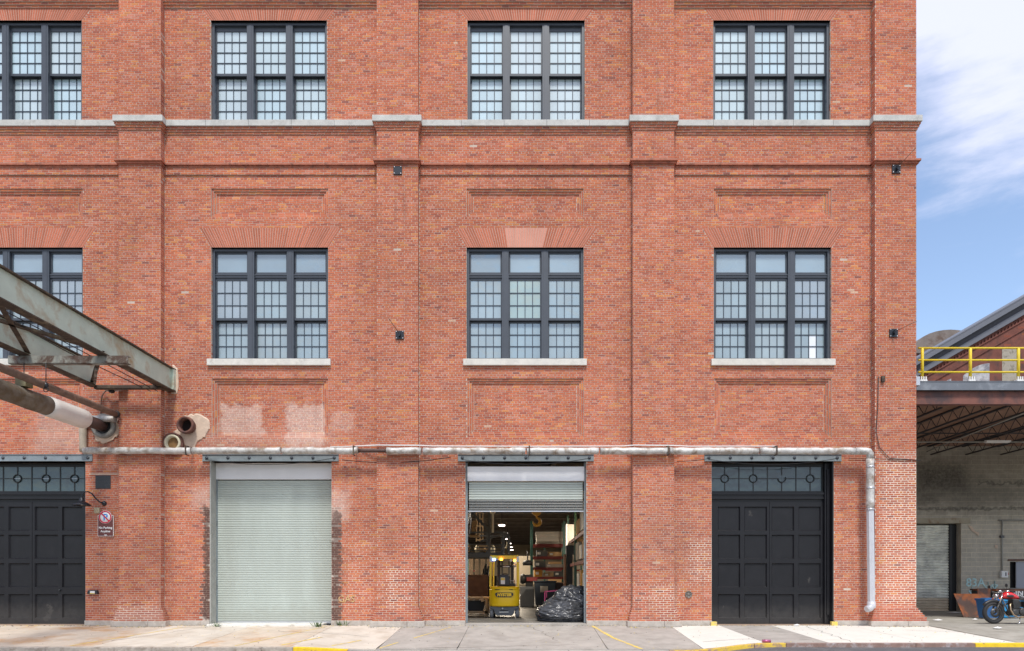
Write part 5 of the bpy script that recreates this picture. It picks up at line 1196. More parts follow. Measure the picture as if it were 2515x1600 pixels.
MB().box(-.30, .28, -.005, .02, .945, .965).build('grab_slot', M_DARK, fk)
MB().prism([(-.49, .39), (.49, .39), (.47, .33), (.36, .29), (.31, .15), (.24, .09), (-.24, .09), (-.31, .15), (-.36, .29), (-.47, .33)], .05, 1.4, 'y').build('chassis', M_FG, fk, bevel=.015)
MB().box(-.17, .14, .02, .06, .20, .225).build('tow_bar', M_ALU, fk); MB().lathe([(0, -.05), (.03, -.05), (.03, .06)], (-.06, .05, .33), 'y', 10).build('tow_pin', M_ALU, fk); MB().box(-.14, .13, .03, .049, .23, .27).build('tow_slot', M_DARK, fk)
def wheel(x, y, r, w_):
    o = MB().lathe([(.11, -w_/2), (r*.9, -w_/2), (r, -w_/2+.03), (r, w_/2-.03), (r*.9, w_/2), (.11, w_/2)], (x, y, r), 'x', 26).build('wheel', M_TYRE, fk)
    MB().lathe([(0, -w_/2-.004), (.05, -w_/2-.01), (.11, -w_/2+.02)], (x, y, r), 'x', 16).lathe([(.11, w_/2-.02), (.05, w_/2+.01), (0, w_/2+.004)], (x, y, r), 'x', 16).build('hub', M_FY, o)
for sx in (-1, 1): wheel(sx*.43, .32, .205, .125); wheel(sx*.42, 1.55, .24, .16)
for sx in (-1, 1):
    MB().bar((sx*.465, .12, 1.05), (sx*.455, .16, 2.02), .07, .10).bar((sx*.455, .16, 2.0), (sx*.43, .24, 2.09), .055, .09).build('guard_leg', M_FY, fk, bevel=.008)
    MB().bar((sx*.42, 1.45, .6), (sx*.42, 1.25, 2.06), .05, .07).build('guard_leg', M_FY, fk, bevel=.006)
    MB().box(sx*.45-.035, sx*.45+.035, .05, .10, 1.88, 2.06).build('rear_lamp', M_WHITE, fk)
MB().box(-.46, .46, .12, .18, 1.98, 2.10).box(-.46, -.40, .18, 1.35, 2.04, 2.10).box(.40, .46, .18, 1.35, 2.04, 2.10).box(-.40, .40, 1.29, 1.35, 2.04, 2.10).build('roof_frame', M_FY, fk, bevel=.01)
for k in range(6): MB().box(-.39, .39, .33+k*.16, .36+k*.16, 2.05, 2.085).build('roof_bar', M_FY, fk)
MB().bar((-.36, .2, 1.06), (-.345, .2, 1.98), .035, .05).build('inner_post', M_FY, fk)
M_EMB = pmat('blue_lamp', (.05, .1, .9), .3, emis=(.10, .22, 1), estr=5); M_EMO = pmat('amber_lamp', (.9, .35, .02), .3, emis=(1, .42, .05), estr=4)
MB().box(-.40, -.29, .06, .12, 1.92, 2.0).build('lamp_box', M_EMB, fk, bevel=.01)
for q in (-.37, -.32): MB().lathe([(0, -.01), (.016, -.005), (.02, .01)], (q, .055, 1.955), 'y', 10).build('lens', pmat('lens', (.7, .8, 1), .2, emis=(.6, .75, 1), estr=7), fk)
MB().lathe([(0, -.04), (.03, -.03), (.04, 0), (.04, .04)], (-.215, .07, 1.965), 'y', 14).build('reverse_lamp', M_ALU, fk)
MB().lathe([(.05, 0), (.05, .05), (.03, .07), (0, .075)], (-.10, .10, 1.935), 'z', 14).lathe([(0, -.012), (.02, 0)], (-.09, .045, 1.965), 'y', 10).build('beacon', M_EMO, fk)
MB().lathe([(0, -.03), (.035, -.02), (.045, .02)], (.22, .09, 1.93), 'y', 14).build('work_lamp', M_WHITE, fk)
MB().box(.30, .38, .10, .14, 1.90, 1.96).build('side_marker', M_EMO, fk)
# seat, mast, controls
MB().prism([(-.20, 1.08), (.17, 1.08), (.19, 1.2), (.15, 1.42), (.10, 1.47), (-.13, 1.47), (-.18, 1.42), (-.22, 1.2)], .30, .42, 'y').build('seat_back', M_FB, fk, bevel=.025)
MB().box(-.22, .2, .42, .95, 1.02, 1.14).build('seat', M_FB, fk, bevel=.03)
MB().box(-.125, .015, .288, .2995, 1.14, 1.36).build('seat_label', M_WHITE, fk); MB().box(-.12, .01, .283, .2879, 1.27, 1.35).build('label_band', M_YELP, fk)
for sx in (-1, 1): MB().box(sx*.24-.05, sx*.24+.05, 1.62, 1.80, .1, 2.05).build('mast_channel', M_FB, fk); MB().box(sx*.12-.03, sx*.12+.03, 1.66, 1.74, .3, 1.95).build('lift_cylinder', M_STEEL, fk)
MB().box(-.30, .32, 1.6, 1.72, 1.72, 1.80).box(-.3, .3, 1.6, 1.7, 1.2, 1.27).build('mast_crossbar', M_FB, fk); MB().box(-.1, .14, 1.585, 1.599, 1.74, 1.765).build('crossbar_plate', M_ALU, fk)
MB().tube([(.16*math.cos(a), 1.1+.07*math.sin(a), 1.36+.14*math.sin(a)) for a in np.linspace(0, 2*PI, 20)], .014, 6).build('steering_wheel', M_FB, fk)
MB().box(.14, .36, .35, .75, 1.06, 1.16).build('armrest', M_FB, fk, bevel=.02)
for q in range(5): MB().tube([(.16+q*.045, .42+.02*q, 1.16), (.16+q*.045, .40, 1.25)], .009, 5).lathe([(0, .03), (.016, .015), (.016, 0), (0, -.01)], (.16+q*.045, .4, 1.245), 'z', 8).build('lever', M_ALU if q < 4 else M_RED, fk)
MB().lathe([(0, -.02), (.05, -.015), (.06, .01)], (.34, .25, 1.77), 'y', 12).build('mirror', M_ALU, fk)
MB().box(-.36, .33, 1.2, 1.5, .5, 1.02).build('dash', M_FB, fk, bevel=.03)
# badge
bd = []
for i in range(24):
    a = 2*PI*i/24; w_, h_ = .30, .08; e = .35
    cx_ = math.copysign(abs(math.cos(a))**e, math.cos(a))*w_; cz_ = math.copysign(abs(math.sin(a))**e, math.sin(a))*h_
    bd.append((cx_*(1-.10*(cz_ < 0)), cz_))
MB().prism(bd[::-1], -.052, -.034, 'y').build('badge', M_FB, fk, loc=(.0, 0, .785))
text_mesh('HYSTER', .135, .003, 'badge_lettering', M_FY, fk, (.0, -.056, .785), shear=.2, bold=.009, sx=1.0)
# blue spot thrown on the pavement by the truck's safety lamp
sl = bpy.data.lights.new('safety_lamp', 'SPOT'); sl.energy = 60; sl.color = (.1, .2, 1); sl.spot_size = R(3.4); sl.spot_blend = .6; sl.shadow_soft_size = .01
so = bpy.data.objects.new('safety_lamp', sl); link(so, fk); so.location = (-.345, .02, 1.95)
tgt = Vector((fx(1206), -.45, -.04))-(fk.location+Vector(so.location)); so.rotation_euler = (-tgt).to_track_quat('Z', 'Y').to_euler()
# worker partly hidden behind the truck is out of reach of detail: only racks and machine stand there

# ---------------------------------------------------------------- rubbish bags
M_BAG = pmat('bag_black', (.055, .057, .063), .32, var=.3, vs=3, spec=.6, coat=.15, c2=(.09, .085, .075), c2s=1.6, c2t=(.62, .8))
bt = M_BAG.node_tree; bb = bt.nodes['Principled BSDF']
tc = N(bt, 'ShaderNodeNewGeometry'); mp = N(bt, 'ShaderNodeMapping'); mp.inputs['Scale'].default_value = (2.2, 2.2, 7); L_(bt, tc.outputs['Position'], mp.inputs[0])
nn = N(bt, 'ShaderNodeTexNoise', noise_type='RIDGED_MULTIFRACTAL'); setin(nn, Scale=1.6, Detail=5, Distortion=.8); L_(bt, mp.outputs[0], nn.inputs['Vector'])
bp = N(bt, 'ShaderNodeBump'); setin(bp, Strength=.9, Distance=.05); L_(bt, nn.outputs['Fac'], bp.inputs['Height']); L_(bt, bp.outputs[0], bb.inputs['Normal'])
import bmesh
def bag(c, s, seed, label, tilt=0):
    bm = bmesh.new(); bmesh.ops.create_icosphere(bm, subdivisions=6, radius=1)
    sd_ = Vector((seed*3.1, seed*1.7, 0))
    for v in bm.verts:
        p = v.co.copy(); q = Vector((p.x*1.3, p.y*1.3, p.z*3.4))+sd_
        r1 = 1-abs(mnoise.noise(q*1.2)); r2 = 1-abs(mnoise.noise(q*2.7+Vector((5, 2, 1)))); r3 = 1-abs(mnoise.noise(q*6))
        k = 1+.20*mnoise.noise(p*1.3+sd_)+.20*(r1-.75)+.13*(r2-.75)+.06*(r3-.75)
        p *= k
        if p.z < 0: p.z *= .62; f = min(1, max(0, -p.z/.5)); p.x *= 1+.10*f; p.y *= 1+.1*f
        v.co = Vector((p.x*s[0], p.y*s[1], max(p.z, -.5)*s[2]))
    for f in bm.faces: f.smooth = True
    me = bpy.data.meshes.new('rubbish_bag'); bm.to_mesh(me); bm.free(); me.materials.append(M_BAG)
    o = bpy.data.objects.new('rubbish_bag', me); link(o); o.location = (c[0], c[1], c[2]+.5*s[2]); o.rotation_euler = (0, R(tilt), 0)
    return tag(o, label, 'rubbish bag', None)
bag((fx(1388, .9), .95, .05), (.86, .55, .40), 1, 'biggest shiny black bag lying along the bottom of the pile in the doorway')
bag((fx(1428, 1.1), 1.35, .25), (.62, .5, .55), 2, 'black bag against the right jamb behind the big bottom bag', 12)
bag((fx(1398, 1.2), 1.5, .52), (.52, .42, .42), 3, 'topmost crumpled black bag of the pile', -14)
bag((fx(1372, 1.3), 1.6, .32), (.60, .4, .36), 4, 'flattened black bag at the upper left of the pile', -18)
bag((fx(1341, 1.2), 1.2, .04), (.28, .3, .34), 5, 'small dusty black bag at the left foot of the pile')
t = thing('pink_frame', W(1338, 1470, 2.2), 'bright pink tubular frame poking out behind the black bags', 'frame')
MB().bar((0, 0, -.25), (0, 0, .22), .03, .03).build('upright', M_PINK, t); MB().bar((-.015, 0, .22), (.58, 0, .27), .03, .035).build('top_bar', M_PINK, t); MB().bar((.06, .03, .02), (.06, .03, .2), .02, .03).build('inner_bar', M_PINK, t)
# ---------------------------------------------------------------- block building at the back right
YBW = 9.0
M_BLK = pmat('block_grey', (.50, .46, .38), .92, var=.18, vs=3, bump=.5, bs=40, rnd=.13, c2=(.38, .35, .29), c2s=2.5, c2t=(.5, .75))
M_BLKM = pmat('block_mortar', (.74, .66, .50), .95, var=.2, vs=4)
# soot on the upper wall
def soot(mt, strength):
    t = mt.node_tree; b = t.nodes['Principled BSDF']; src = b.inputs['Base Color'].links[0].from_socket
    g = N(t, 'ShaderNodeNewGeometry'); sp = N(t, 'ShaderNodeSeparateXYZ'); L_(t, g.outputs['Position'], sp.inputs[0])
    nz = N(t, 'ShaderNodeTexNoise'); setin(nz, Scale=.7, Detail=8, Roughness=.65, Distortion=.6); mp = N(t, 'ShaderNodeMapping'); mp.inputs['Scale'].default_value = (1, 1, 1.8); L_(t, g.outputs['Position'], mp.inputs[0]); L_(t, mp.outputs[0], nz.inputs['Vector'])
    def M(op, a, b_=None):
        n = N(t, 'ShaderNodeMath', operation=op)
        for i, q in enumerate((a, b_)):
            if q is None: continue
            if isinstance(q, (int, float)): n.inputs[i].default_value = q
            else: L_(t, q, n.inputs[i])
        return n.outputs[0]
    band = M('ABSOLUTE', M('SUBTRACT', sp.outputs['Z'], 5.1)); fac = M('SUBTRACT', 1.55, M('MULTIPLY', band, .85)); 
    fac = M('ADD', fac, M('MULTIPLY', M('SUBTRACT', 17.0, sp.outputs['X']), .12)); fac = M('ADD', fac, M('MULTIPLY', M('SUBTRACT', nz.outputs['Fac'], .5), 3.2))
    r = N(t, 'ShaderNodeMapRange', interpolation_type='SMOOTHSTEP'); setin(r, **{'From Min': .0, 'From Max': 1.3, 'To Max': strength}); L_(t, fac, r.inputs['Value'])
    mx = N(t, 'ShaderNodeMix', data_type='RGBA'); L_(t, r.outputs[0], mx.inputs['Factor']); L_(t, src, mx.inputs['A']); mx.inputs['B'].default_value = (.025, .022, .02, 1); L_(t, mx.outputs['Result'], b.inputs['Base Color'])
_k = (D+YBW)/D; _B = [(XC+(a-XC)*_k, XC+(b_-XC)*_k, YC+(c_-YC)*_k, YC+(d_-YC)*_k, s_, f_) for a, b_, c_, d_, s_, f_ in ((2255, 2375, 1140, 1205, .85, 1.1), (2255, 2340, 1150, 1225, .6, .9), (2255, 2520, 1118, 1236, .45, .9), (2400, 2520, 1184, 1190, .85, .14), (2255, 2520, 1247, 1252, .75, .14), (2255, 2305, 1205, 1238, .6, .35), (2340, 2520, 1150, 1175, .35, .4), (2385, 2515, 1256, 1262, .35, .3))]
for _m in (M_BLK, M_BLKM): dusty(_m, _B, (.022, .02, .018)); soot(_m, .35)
bw_ = thing('block_building', (15.0, YBW, 0), 'soot-stained grey concrete block wall with shutter under the canopy', 'building')
O = bw_.location
def bchild(o): o.parent = bw_; o.matrix_parent_inverse = Matrix.Translation(O).inverted(); return o
bx0, bx1, bz0, bz1 = 14.2, 34.0, -.1, 7.3
dz0, dz1 = fz(1507, YBW), fz(1286, YBW); dx0, dx1 = fx(2230, YBW), fx(2362, YBW)
wx0, wx1, wz0, wz1 = fx(2481, YBW), fx(2590, YBW), fz(1445, YBW), fz(1378, YBW)
mb = MB(); backing(mb, bx0, bx1, bz0, bz1, YBW+.012, YBW+.4, [(dx0, dx1, bz0, dz1), (wx0, wx1, wz0, wz1)])
bchild(mb.build('wall', M_BLKM))
BW_, BH_ = .44, .2
bmesh_ = MB().add([(-.5,.006,-.5),(.5,.006,-.5),(.5,.006,.5),(-.5,.006,.5),(-.5,.04,-.5),(.5,.04,-.5),(.5,.04,.5),(-.5,.04,.5)],[(0,1,2,3),(0,4,5,1),(1,5,6,2),(2,6,7,3),(3,7,4,0)]).mesh('block', M_BLK)
cnt = 0; blocks = []
rws = int((bz1-bz0)/BH_)
for r in range(rws):
    z0 = bz0+r*BH_; zc0 = z0+BH_/2
    segs = [(bx0, bx1)]
    for a, b, c, d in ((dx0, dx1, bz0, dz1+.22), (wx0, wx1, wz0, wz1)):
        if c < zc0 < d:
            segs = [s for p0, p1 in segs for s in ((p0, min(p1, a)), (max(p0, b), p1)) if s[1]-s[0] > .02]
    for p0, p1 in segs:
        off = BW_/2 if r % 2 else 0; i = math.floor((p0-off)/BW_)
        while off+i*BW_ < p1:
            a, b = max(p0, off+i*BW_), min(p1, off+(i+1)*BW_); i += 1
            if b-a > .05: blocks.append(((a+b)/2, zc0, b-a-.014, BH_-.014))
vis = [q for q in blocks if q[0] < 21.5]; far = [q for q in blocks if q[0] >= 21.5]
vis.sort(key=lambda q: q[0]); far = vis[300:]+far; vis = vis[:300]
for x, z, w_, h_ in vis:
    o = bpy.data.objects.new('block', bmesh_); link(o, None); o.location = (x, YBW+rng.normal(0, .002), z); o.scale = (w_, 1, h_); bchild(o)
mb = MB()
for x, z, w_, h_ in far: mb.box(x-w_/2, x+w_/2, YBW+.006, YBW+.03, z-h_/2, z+h_/2)
o = bchild(mb.build('block', M_BLK)); o['kind'] = 'stuff'
MB_ = MB().box(dx0-.3, fx(2381, YBW), YBW-.06, YBW+.1, dz1, dz1+.22).build('door_lintel', pmat('old_lintel', (.36, .32, .24), .85, var=.2, vs=3, c2=(.22, .12, .06), c2s=1.6)); bchild(MB_)
bchild(MB().box(dx1-.5-.02+.5, dx1+.0, YBW, YBW+.4, bz0, dz1).build('door_reveal', M_BLK))
sh = bchild(MB().box(dx0, dx1, YBW+.33, YBW+.36, dz0, dz1).build('roller_shutter', M_DARK))
M_OLD = pmat('old_shutter', (.80, .80, .70), .6, var=.2, vs=2.5, c2=(.42, .42, .38), c2s=1.5, c2t=(.45, .7))
M_OLDB = pmat('old_shutter_rusty', (.62, .52, .38), .65, var=.2, vs=3)
sm1, sm2 = slat_mesh(dx1-dx0-.4, .118, M_OLD, 2.4), slat_mesh(dx1-dx0-.4, .118, M_OLDB, 2.4)
z = dz0+.06; i = 0
while z < dz1-.05:
    o = bpy.data.objects.new('slat', sm2 if i < 5 else sm1); link(o, None); o.location = (dx0, YBW+.3, z); o.parent = sh; z += .118; i += 1
bchild(MB().box(dx1-.4, dx1-.28, YBW+.2, YBW+.34, dz0-.05, dz1).build('guide_rail', M_DARK)); 
# window with grey panel
bchild(MB().box(wx0, wx1, YBW+.3, YBW+.33, wz0, wz1).build('dark_room', M_DARK))
w = bchild(MB().box(fx(2500, YBW), wx1, YBW+.1, YBW+.16, wz0, wz1-.03).build('window', pmat('sheet_grey', (.33, .35, .40), .5, var=.06)))
bchild(MB().box(wx0, wx1, YBW-.05, YBW+.1, wz0-.08, wz0).build('window_sill', M_CONC)); bchild(MB().box(wx0-.1, wx1+.2, YBW-.03, YBW+.02, wz1, wz1+.07).build('brick_lintel', M_RUST2))
# conduits and switch
t = thing('conduit_run', (fx(2455, YBW), YBW, 0), 'grey conduit running along and down the block wall to a switch box', 'conduit')
ox, oz = fx(2459, YBW), 0
cx0 = fx(2459, YBW)-fx(2455, YBW)
MB().tube([(fx(2700, YBW)-fx(2455, YBW), -.06, fz(1278, YBW)), (cx0-.15, -.06, fz(1279, YBW))], .03, 8).build('conduit', M_CONC, t)
MB().tube([(cx0, -.06, fz(1279, YBW)), (cx0, -.06, fz(1404, YBW))], .03, 8).build('conduit', M_CONC, t)
MB().box(cx0-.07, cx0+.07, -.1, -.0, fz(1322, YBW), fz(1316, YBW)).build('coupling', M_STEEL, t)
t = thing('switch_box', W(2461.5, 1411, YBW), 'white electrical switch box with dark slot on the block wall', 'switch box')
MB().box(-.14, .14, -.16, -.02, -.14, .14).build('housing', M_WHITE, t, bevel=.01); MB().box(.02, .06, -.17, -.161, -.07, .08).build('slot', M_NAVY, t); MB().box(.141, .19, -.12, -.08, -.02, .06).build('lever', M_RED, t)
M_GB = pmat('pale_blue_spray', (.48, .68, .68), .9, var=.2, vs=9)
def gr(px, py, txt, s_): return text_mesh(txt, s_, .002, 'sprayed_mark', M_GB, None, W(px, py, YBW-.02), bold=.008)
tag(gr(2396, 1432, '83A', .5), 'pale blue sprayed 83A on the block wall', 'graffiti')
def arrow(px, py, lab):
    c = W(px, py, YBW-.018); mb = MB().bar((c.x, c.y, c.z+.18), (c.x, c.y, c.z-.16), .006, .055).bar((c.x-.13, c.y, c.z-.0), (c.x, c.y, c.z-.17), .006, .055).bar((c.x+.13, c.y, c.z+.0), (c.x, c.y, c.z-.17), .006, .055).bar((c.x-.13, c.y, c.z+.01), (c.x+.13, c.y, c.z+.01), .006, .03)
    tag(mb.build('sprayed_arrow', M_GB), lab, 'graffiti')
arrow(2387, 1451, 'pale blue sprayed down arrow below the 83A'); arrow(2427, 1440, 'pale blue sprayed down arrow, left of the two by the bin'); arrow(2443, 1437, 'tall pale blue sprayed down arrow, right of the two by the bin')
# plaster flakes on the wall
for pts in ([(2378, 1290), (2388, 1294), (2396, 1306), (2405, 1308), (2404, 1318), (2396, 1310), (2386, 1304)], [(2444, 1338), (2451, 1340), (2450, 1348), (2444, 1346)]):
    n = len(pts); V = [W(a, b, YBW-.014) for a, b in pts]+[W(a, b, YBW-.022) for a, b in pts]
    bchild(MB().add(V, [tuple(range(2*n-1, n-1, -1))]+[(i, (i+1) % n, n+(i+1) % n, n+i) for i in range(n)]).build('plaster_patch', M_PLAS))

# ---------------------------------------------------------------- loading canopy
YC0 = .45
cn = thing('loading_canopy', (X_R+.02, YC0, 0), 'flat loading bay canopy with grey fascia, rusty front beam and open web joists', 'canopy')
def cchild(o): o.parent = cn; o.matrix_parent_inverse = Matrix.Translation(cn.location).inverted(); return o
CX0, CX1 = X_R+.03, 34.0
zf1, zf0 = fz(939, YC0), fz(959.5, YC0); zb0 = fz(993, YC0)
M_FASC = pmat('fascia_grey', (.16, .175, .195), .45, var=.12, vs=2, metal=.2, c2=(.24, .26, .28), c2s=2)
M_BEAMR = pmat('rusty_beam', (.19, .075, .055), .75, var=.25, vs=2.2, c2=(.075, .045, .045), c2s=1.7, c2t=(.44, .62), bump=.2)
M_DECK = pmat('deck_rust', (.30, .18, .125), .8, var=.2, vs=1.2, c2=(.20, .13, .10), c2s=1, c2t=(.5, .7))
M_JOIST = pmat('joist_dark', (.045, .042, .045), .7, var=.2)
cchild(MB().box(CX0, CX1, YC0-.04, YC0, zf0, zf1).box(CX0, CX1, YC0-.055, YC0+.3, zf1, zf1+.02).box(CX0, CX1, YC0-.05, YC0-.04, zf0, zf0+.02).build('fascia', M_FASC))
cchild(MB().box(CX0, CX1, YC0+.08, YC0+.11, zb0+.02, zf0).box(CX0, CX1, YC0, YC0+.2, zb0, zb0+.02).build('front_beam', M_BEAMR))
# ribbed deck, ribs parallel to the facade
mb = MB(); y = YC0+.2; zd_ = zf0-.02
vs = []; 
while y < YBW: vs += [(y, zd_), (y+.06, zd_), (y+.08, zd_+.04), (y+.15, zd_+.04)]; y += .17
mb.add([(CX0, a, b) for a, b in vs]+[(CX1, a, b) for a, b in vs], [(i+len(vs), i+1+len(vs), i+1, i) for i in range(len(vs)-1)])
cchild(mb.build('roof_deck', M_DECK)); cchild(MB().box(CX0, CX1, YC0, YBW+.4, zd_+.06, zf1-.0).build('roof_slab', M_ROOF))
jx = [fx(2322, YC0+.2)-1.5*k for k in range(-12, 2)]
for x in jx:
    if not CX0 < x < CX1: continue
    m = MB().box(x-.05, x-.01, YC0+.15, YBW, zd_-.04, zd_-.0).box(x+.01, x+.05, YC0+.15, YBW, zd_-.04, zd_).box(x-.04, x-.01, YC0+.4, YBW-.2, zd_-.42, zd_-.38).box(x+.01, x+.04, YC0+.4, YBW-.2, zd_-.42, zd_-.38)
    yy = YC0+.4; up = True
    while yy < YBW-.4: m.tube([(x, yy, zd_-.04 if up else zd_-.4), (x, yy+.3, zd_-.4 if up else zd_-.04)], .012, 5, caps=False); yy += .3; up = not up
    cchild(m.build('joist', M_JOIST))
cchild(MB().box(CX0, CX1, 4.5, 4.53, zd_-.43, zd_-.39).build('bridging', M_JOIST))
tag(MB().tube([(CX0, 5.2, fz(1086, 5.2)), (30, 5.2, fz(1086, 5.2))], .025, 6).build('water_pipe', M_CONC), 'level grey pipe crossing under the canopy', 'pipe')
tag(MB().tube([W(2276, 1110, 7.5), W(2337, 1085, 5.2), W(2514, 1016, 1.0), W(2560, 1000, .6)], .022, 6).build('slanted_conduit', M_CONC), 'pale conduit slanting up towards the street under the canopy', 'conduit')
t = thing('strip_light', W(2450, 1083, 5.0), 'white strip light hanging under the canopy', 'light')
MB().prism([(-.5, -.02), (.25, -.02), (.48, .16), (-.12, .16)], 0, .02, 'z').box(-.45, .45, -.08, .1, -.05, -.001).build('housing', M_HOOD, t); MB().box(-.42, .42, -.06, .08, -.075, -.051).build('tube', M_WHITE, t)
MB().tube([(-.3, 0, 0), (-.3, 0, .9)], .006, 4).tube([(.3, 0, 0), (.3, 0, .9)], .006, 4).build('hanger', M_STEEL, t)
for k in range(2): tag(MB().bar(W(2422-25*k, 1037+12*k, 5.5), W(2510-25*k, 1037+12*k, 5.5), .05, .05).build('pale_batten', M_CONC), ['upper', 'lower'][k]+' pale batten fixed level between the canopy joists', 'batten')
tag(MB().box(fx(2248.5, -.0)+.02, fx(2256, 0)+.05, -.0, .3, fz(947), fz(925)).build('flashing_end', M_ALU, bevel=.01), 'small bright metal end piece where the canopy meets the corner', 'flashing')
# railing on the canopy
YR = YC0+.12
rl = thing('guard_railing', (fx(2265, YR), YR, zf1+.02), 'yellow guard railing with three rails on the canopy edge', 'railing')
g0 = rl.location.copy()
x = 0; dxp = (fx(2383, YR)-fx(2265, YR)); k = 0
while g0.x+x < CX1-.3:
    MB().tube([(x, 0, .05), (x, 0, 1.03), (x, 0, 1.06)], .045, 12, radii=[.045, .045, .025]).build('post', M_YEL, rl)
    MB().box(x-.11, x+.11, -.09, .09, 0, .07).build('post_base', M_CREAMY if 'M_CREAMY' in globals() else M_WHITE, rl, bevel=.01)
    for q in range(3): MB().box(x-.09+q*.07, x-.06+q*.07, -.1, -.06, .0, .16).build('clamp', M_WHITE, rl)
    x += dxp
L = x-dxp
for py in (855.5, 885, 914.5):
    z = fz(py, YR)-g0.z
    MB().tube([(-.12, 0, z), (L+.2, 0, z)], .03, 10).build('rail', M_YEL, rl)

# ---------------------------------------------------------------- gabled brick hall behind
YG = 20.0
gb = thing('gabled_building', (fx(2560, YG), YG, 0), 'old dark brick gabled hall with grey verge and blocked windows behind the canopy', 'building')
def gchild(o): o.parent = gb; o.matrix_parent_inverse = Matrix.Translation(gb.location).inverted(); return o
M_OLDBR = pmat('old_brick', (.17, .062, .045), .92, var=.3, vs=2.2, c2=(.07, .04, .035), c2s=1.5, c2t=(.5, .7), bump=.5, bs=20)
sl = 30.0; tn = math.tan(R(sl))
ax, az = fx(2270, YG), fz(912, YG)       # lower edge of verge passes here
rx = ax+26; 
poly = [(ax-3, -.2), (rx*2-ax+3, -.2), (rx*2-ax+3, az-3*tn), (rx, az+(rx-ax)*tn), (ax-3, az-3*tn)]
gchild(MB().prism(poly, YG, YG+.4, 'y').build('gable_wall', M_OLDBR, recalc=True))
# brick relief: courses built as real rows near the visible part
gbk = Bricks()
def under(v): 
    xe = ax+(v-az+.1)/tn
    return (-100, xe) 
gbk.patch((0, YG, 0), EX, EZ, (0, -1, 0), ax-2.5, fx(2560, YG), 6.9, fz(700, YG), [under, rect_hole(fx(2364, YG), fx(2431, YG), 0, fz(893, YG)), rect_hole(fx(2460, YG), fx(2506, YG), 0, fz(858, YG)), rect_hole(fx(2308, YG), fx(2337, YG), 0, fz(931, YG))], tint=(.15, .05, .035, .72), bl=.424, course=.13)
ob = gbk.build('brick', None); gchild(ob)
def slope_bar(dz0_, dz1_, y0, y1, mt, name, xa=-3, xb=26):
    p = [(ax+xa, az+xa*tn+dz0_), (ax+xb, az+xb*tn+dz0_), (ax+xb, az+xb*tn+dz1_), (ax+xa, az+xa*tn+dz1_)]
    return gchild(MB().prism(p, y0, y1, 'y').build(name, mt, recalc=True))
M_VERGE = pmat('verge_grey', (.13, .14, .165), .55, var=.1, vs=1)
M_VERGED = pmat('verge_dark', (.05, .05, .06), .6, var=.1)
slope_bar(-.06, .28, YG-.22, YG-.02, M_VERGE, 'lower_verge'); slope_bar(.28, .62, YG-.12, YG-.02, M_VERGED, 'soffit'); slope_bar(.62, 1.0, YG-.5, YG+.2, M_VERGE, 'upper_verge'); slope_bar(.96, 1.04, YG-.52, YG+14, M_VERGE, 'roof')
for d_ in (-.42, -.95): slope_bar(d_, d_+.07, YG-.07, YG, M_OLDBR, 'brick_band')
x = -2.0
for k in range(60):
    a = x+k*.2
    gchild(MB().box(ax+a, ax+a+.09, YG-.06, YG, az+a*tn-.36, az+a*tn-.2).build('dentil', M_OLDBR))
M_BOARD = pmat('pale_infill', (.45, .45, .46), .85, var=.25, vs=3, c2=(.2, .2, .22), c2s=2.2, c2t=(.45, .6))
M_BOARD2 = pmat('render_infill', (.36, .33, .27), .9, var=.2, vs=3, bump=.4, c2=(.2, .18, .14), c2s=3)
def archwin(p0, p1, pt, mt, lab, arched=True):
    a, b = fx(p0, YG), fx(p1, YG); zt = fz(pt, YG); n = 10; pts = [(a, 6.0), (b, 6.0)]
    if arched:
        for i in range(n+1): th = i/n; pts.append((b-(b-a)*th, zt-.75*(th**2)))
    else: pts += [(b, zt), (a, zt)]
    o = gchild(MB().prism(pts, YG+.02 if 0 else YG-.012, YG+.05, 'y').build('blocked_window', mt, recalc=True)); o['label'] = lab
archwin(2365, 2430, 893, M_BOARD, 'window filled with pale patched sheet'); archwin(2461, 2505, 858, M_BOARD2, 'window filled with beige render', False); archwin(2309, 2336, 931, M_BOARD, 'low window with pale infill')
# barrel roof of a far shed and its white verge
bz = W(2335, 850, 34)
t = thing('barrel_roof_shed', (bz.x, 34, 0), 'distant shed with weathered barrel roof rising behind the gable', 'shed')
pr = []
for i in range(17):
    a = PI*i/16; pr.append((3.1*math.cos(a), fz(868, 34)+1.9*math.sin(a)))
MB().prism(pr, 0, 9, 'y').build('roof', pmat('weathered_roof', (.20, .17, .15), .9, var=.3, vs=1.2, c2=(.13, .09, .07), c2s=1), t, recalc=True)
MB().box(-3.0, 3.0, .1, 8.9, 0, fz(868, 34)).build('wall', M_OLDBR, t)

# ---------------------------------------------------------------- things in the yard
t = thing('steel_plate', (fx(2358, 4.1), 4.1, 0), 'big rusty orange-brown steel plate leaning behind the blue bin', 'steel plate')
M_PLATE = pmat('rusty_plate', (.12, .075, .06), .8, var=.3, vs=3, c2=(.42, .13, .04), c2s=1.7, c2t=(.46, .60), bump=.3)
X0 = fx(2358, 4.1)
MB().add([(fx(2367, 4.1)-X0, 0, .0), (fx(2425, 4.1)-X0, 0, 0), (fx(2447, 4.1)-X0, .35, fz(1460, 4.1)), (0, .35, fz(1459, 4.1)), (fx(2367, 4.1)-X0, .02, .0), (fx(2425, 4.1)-X0, .02, 0), (fx(2447, 4.1)-X0, .37, fz(1460, 4.1)), (0, .37, fz(1459, 4.1))], [(0,1,2,3),(7,6,5,4),(0,4,5,1),(1,5,6,2),(2,6,7,3),(3,7,4,0)]).build('plate', M_PLATE, t)
MB().box(fx(2420, 4.1)-X0, fx(2452, 4.1)-X0, .40, .42, .3, fz(1446, 4.1)).build('second_plate', M_PLATE, t)
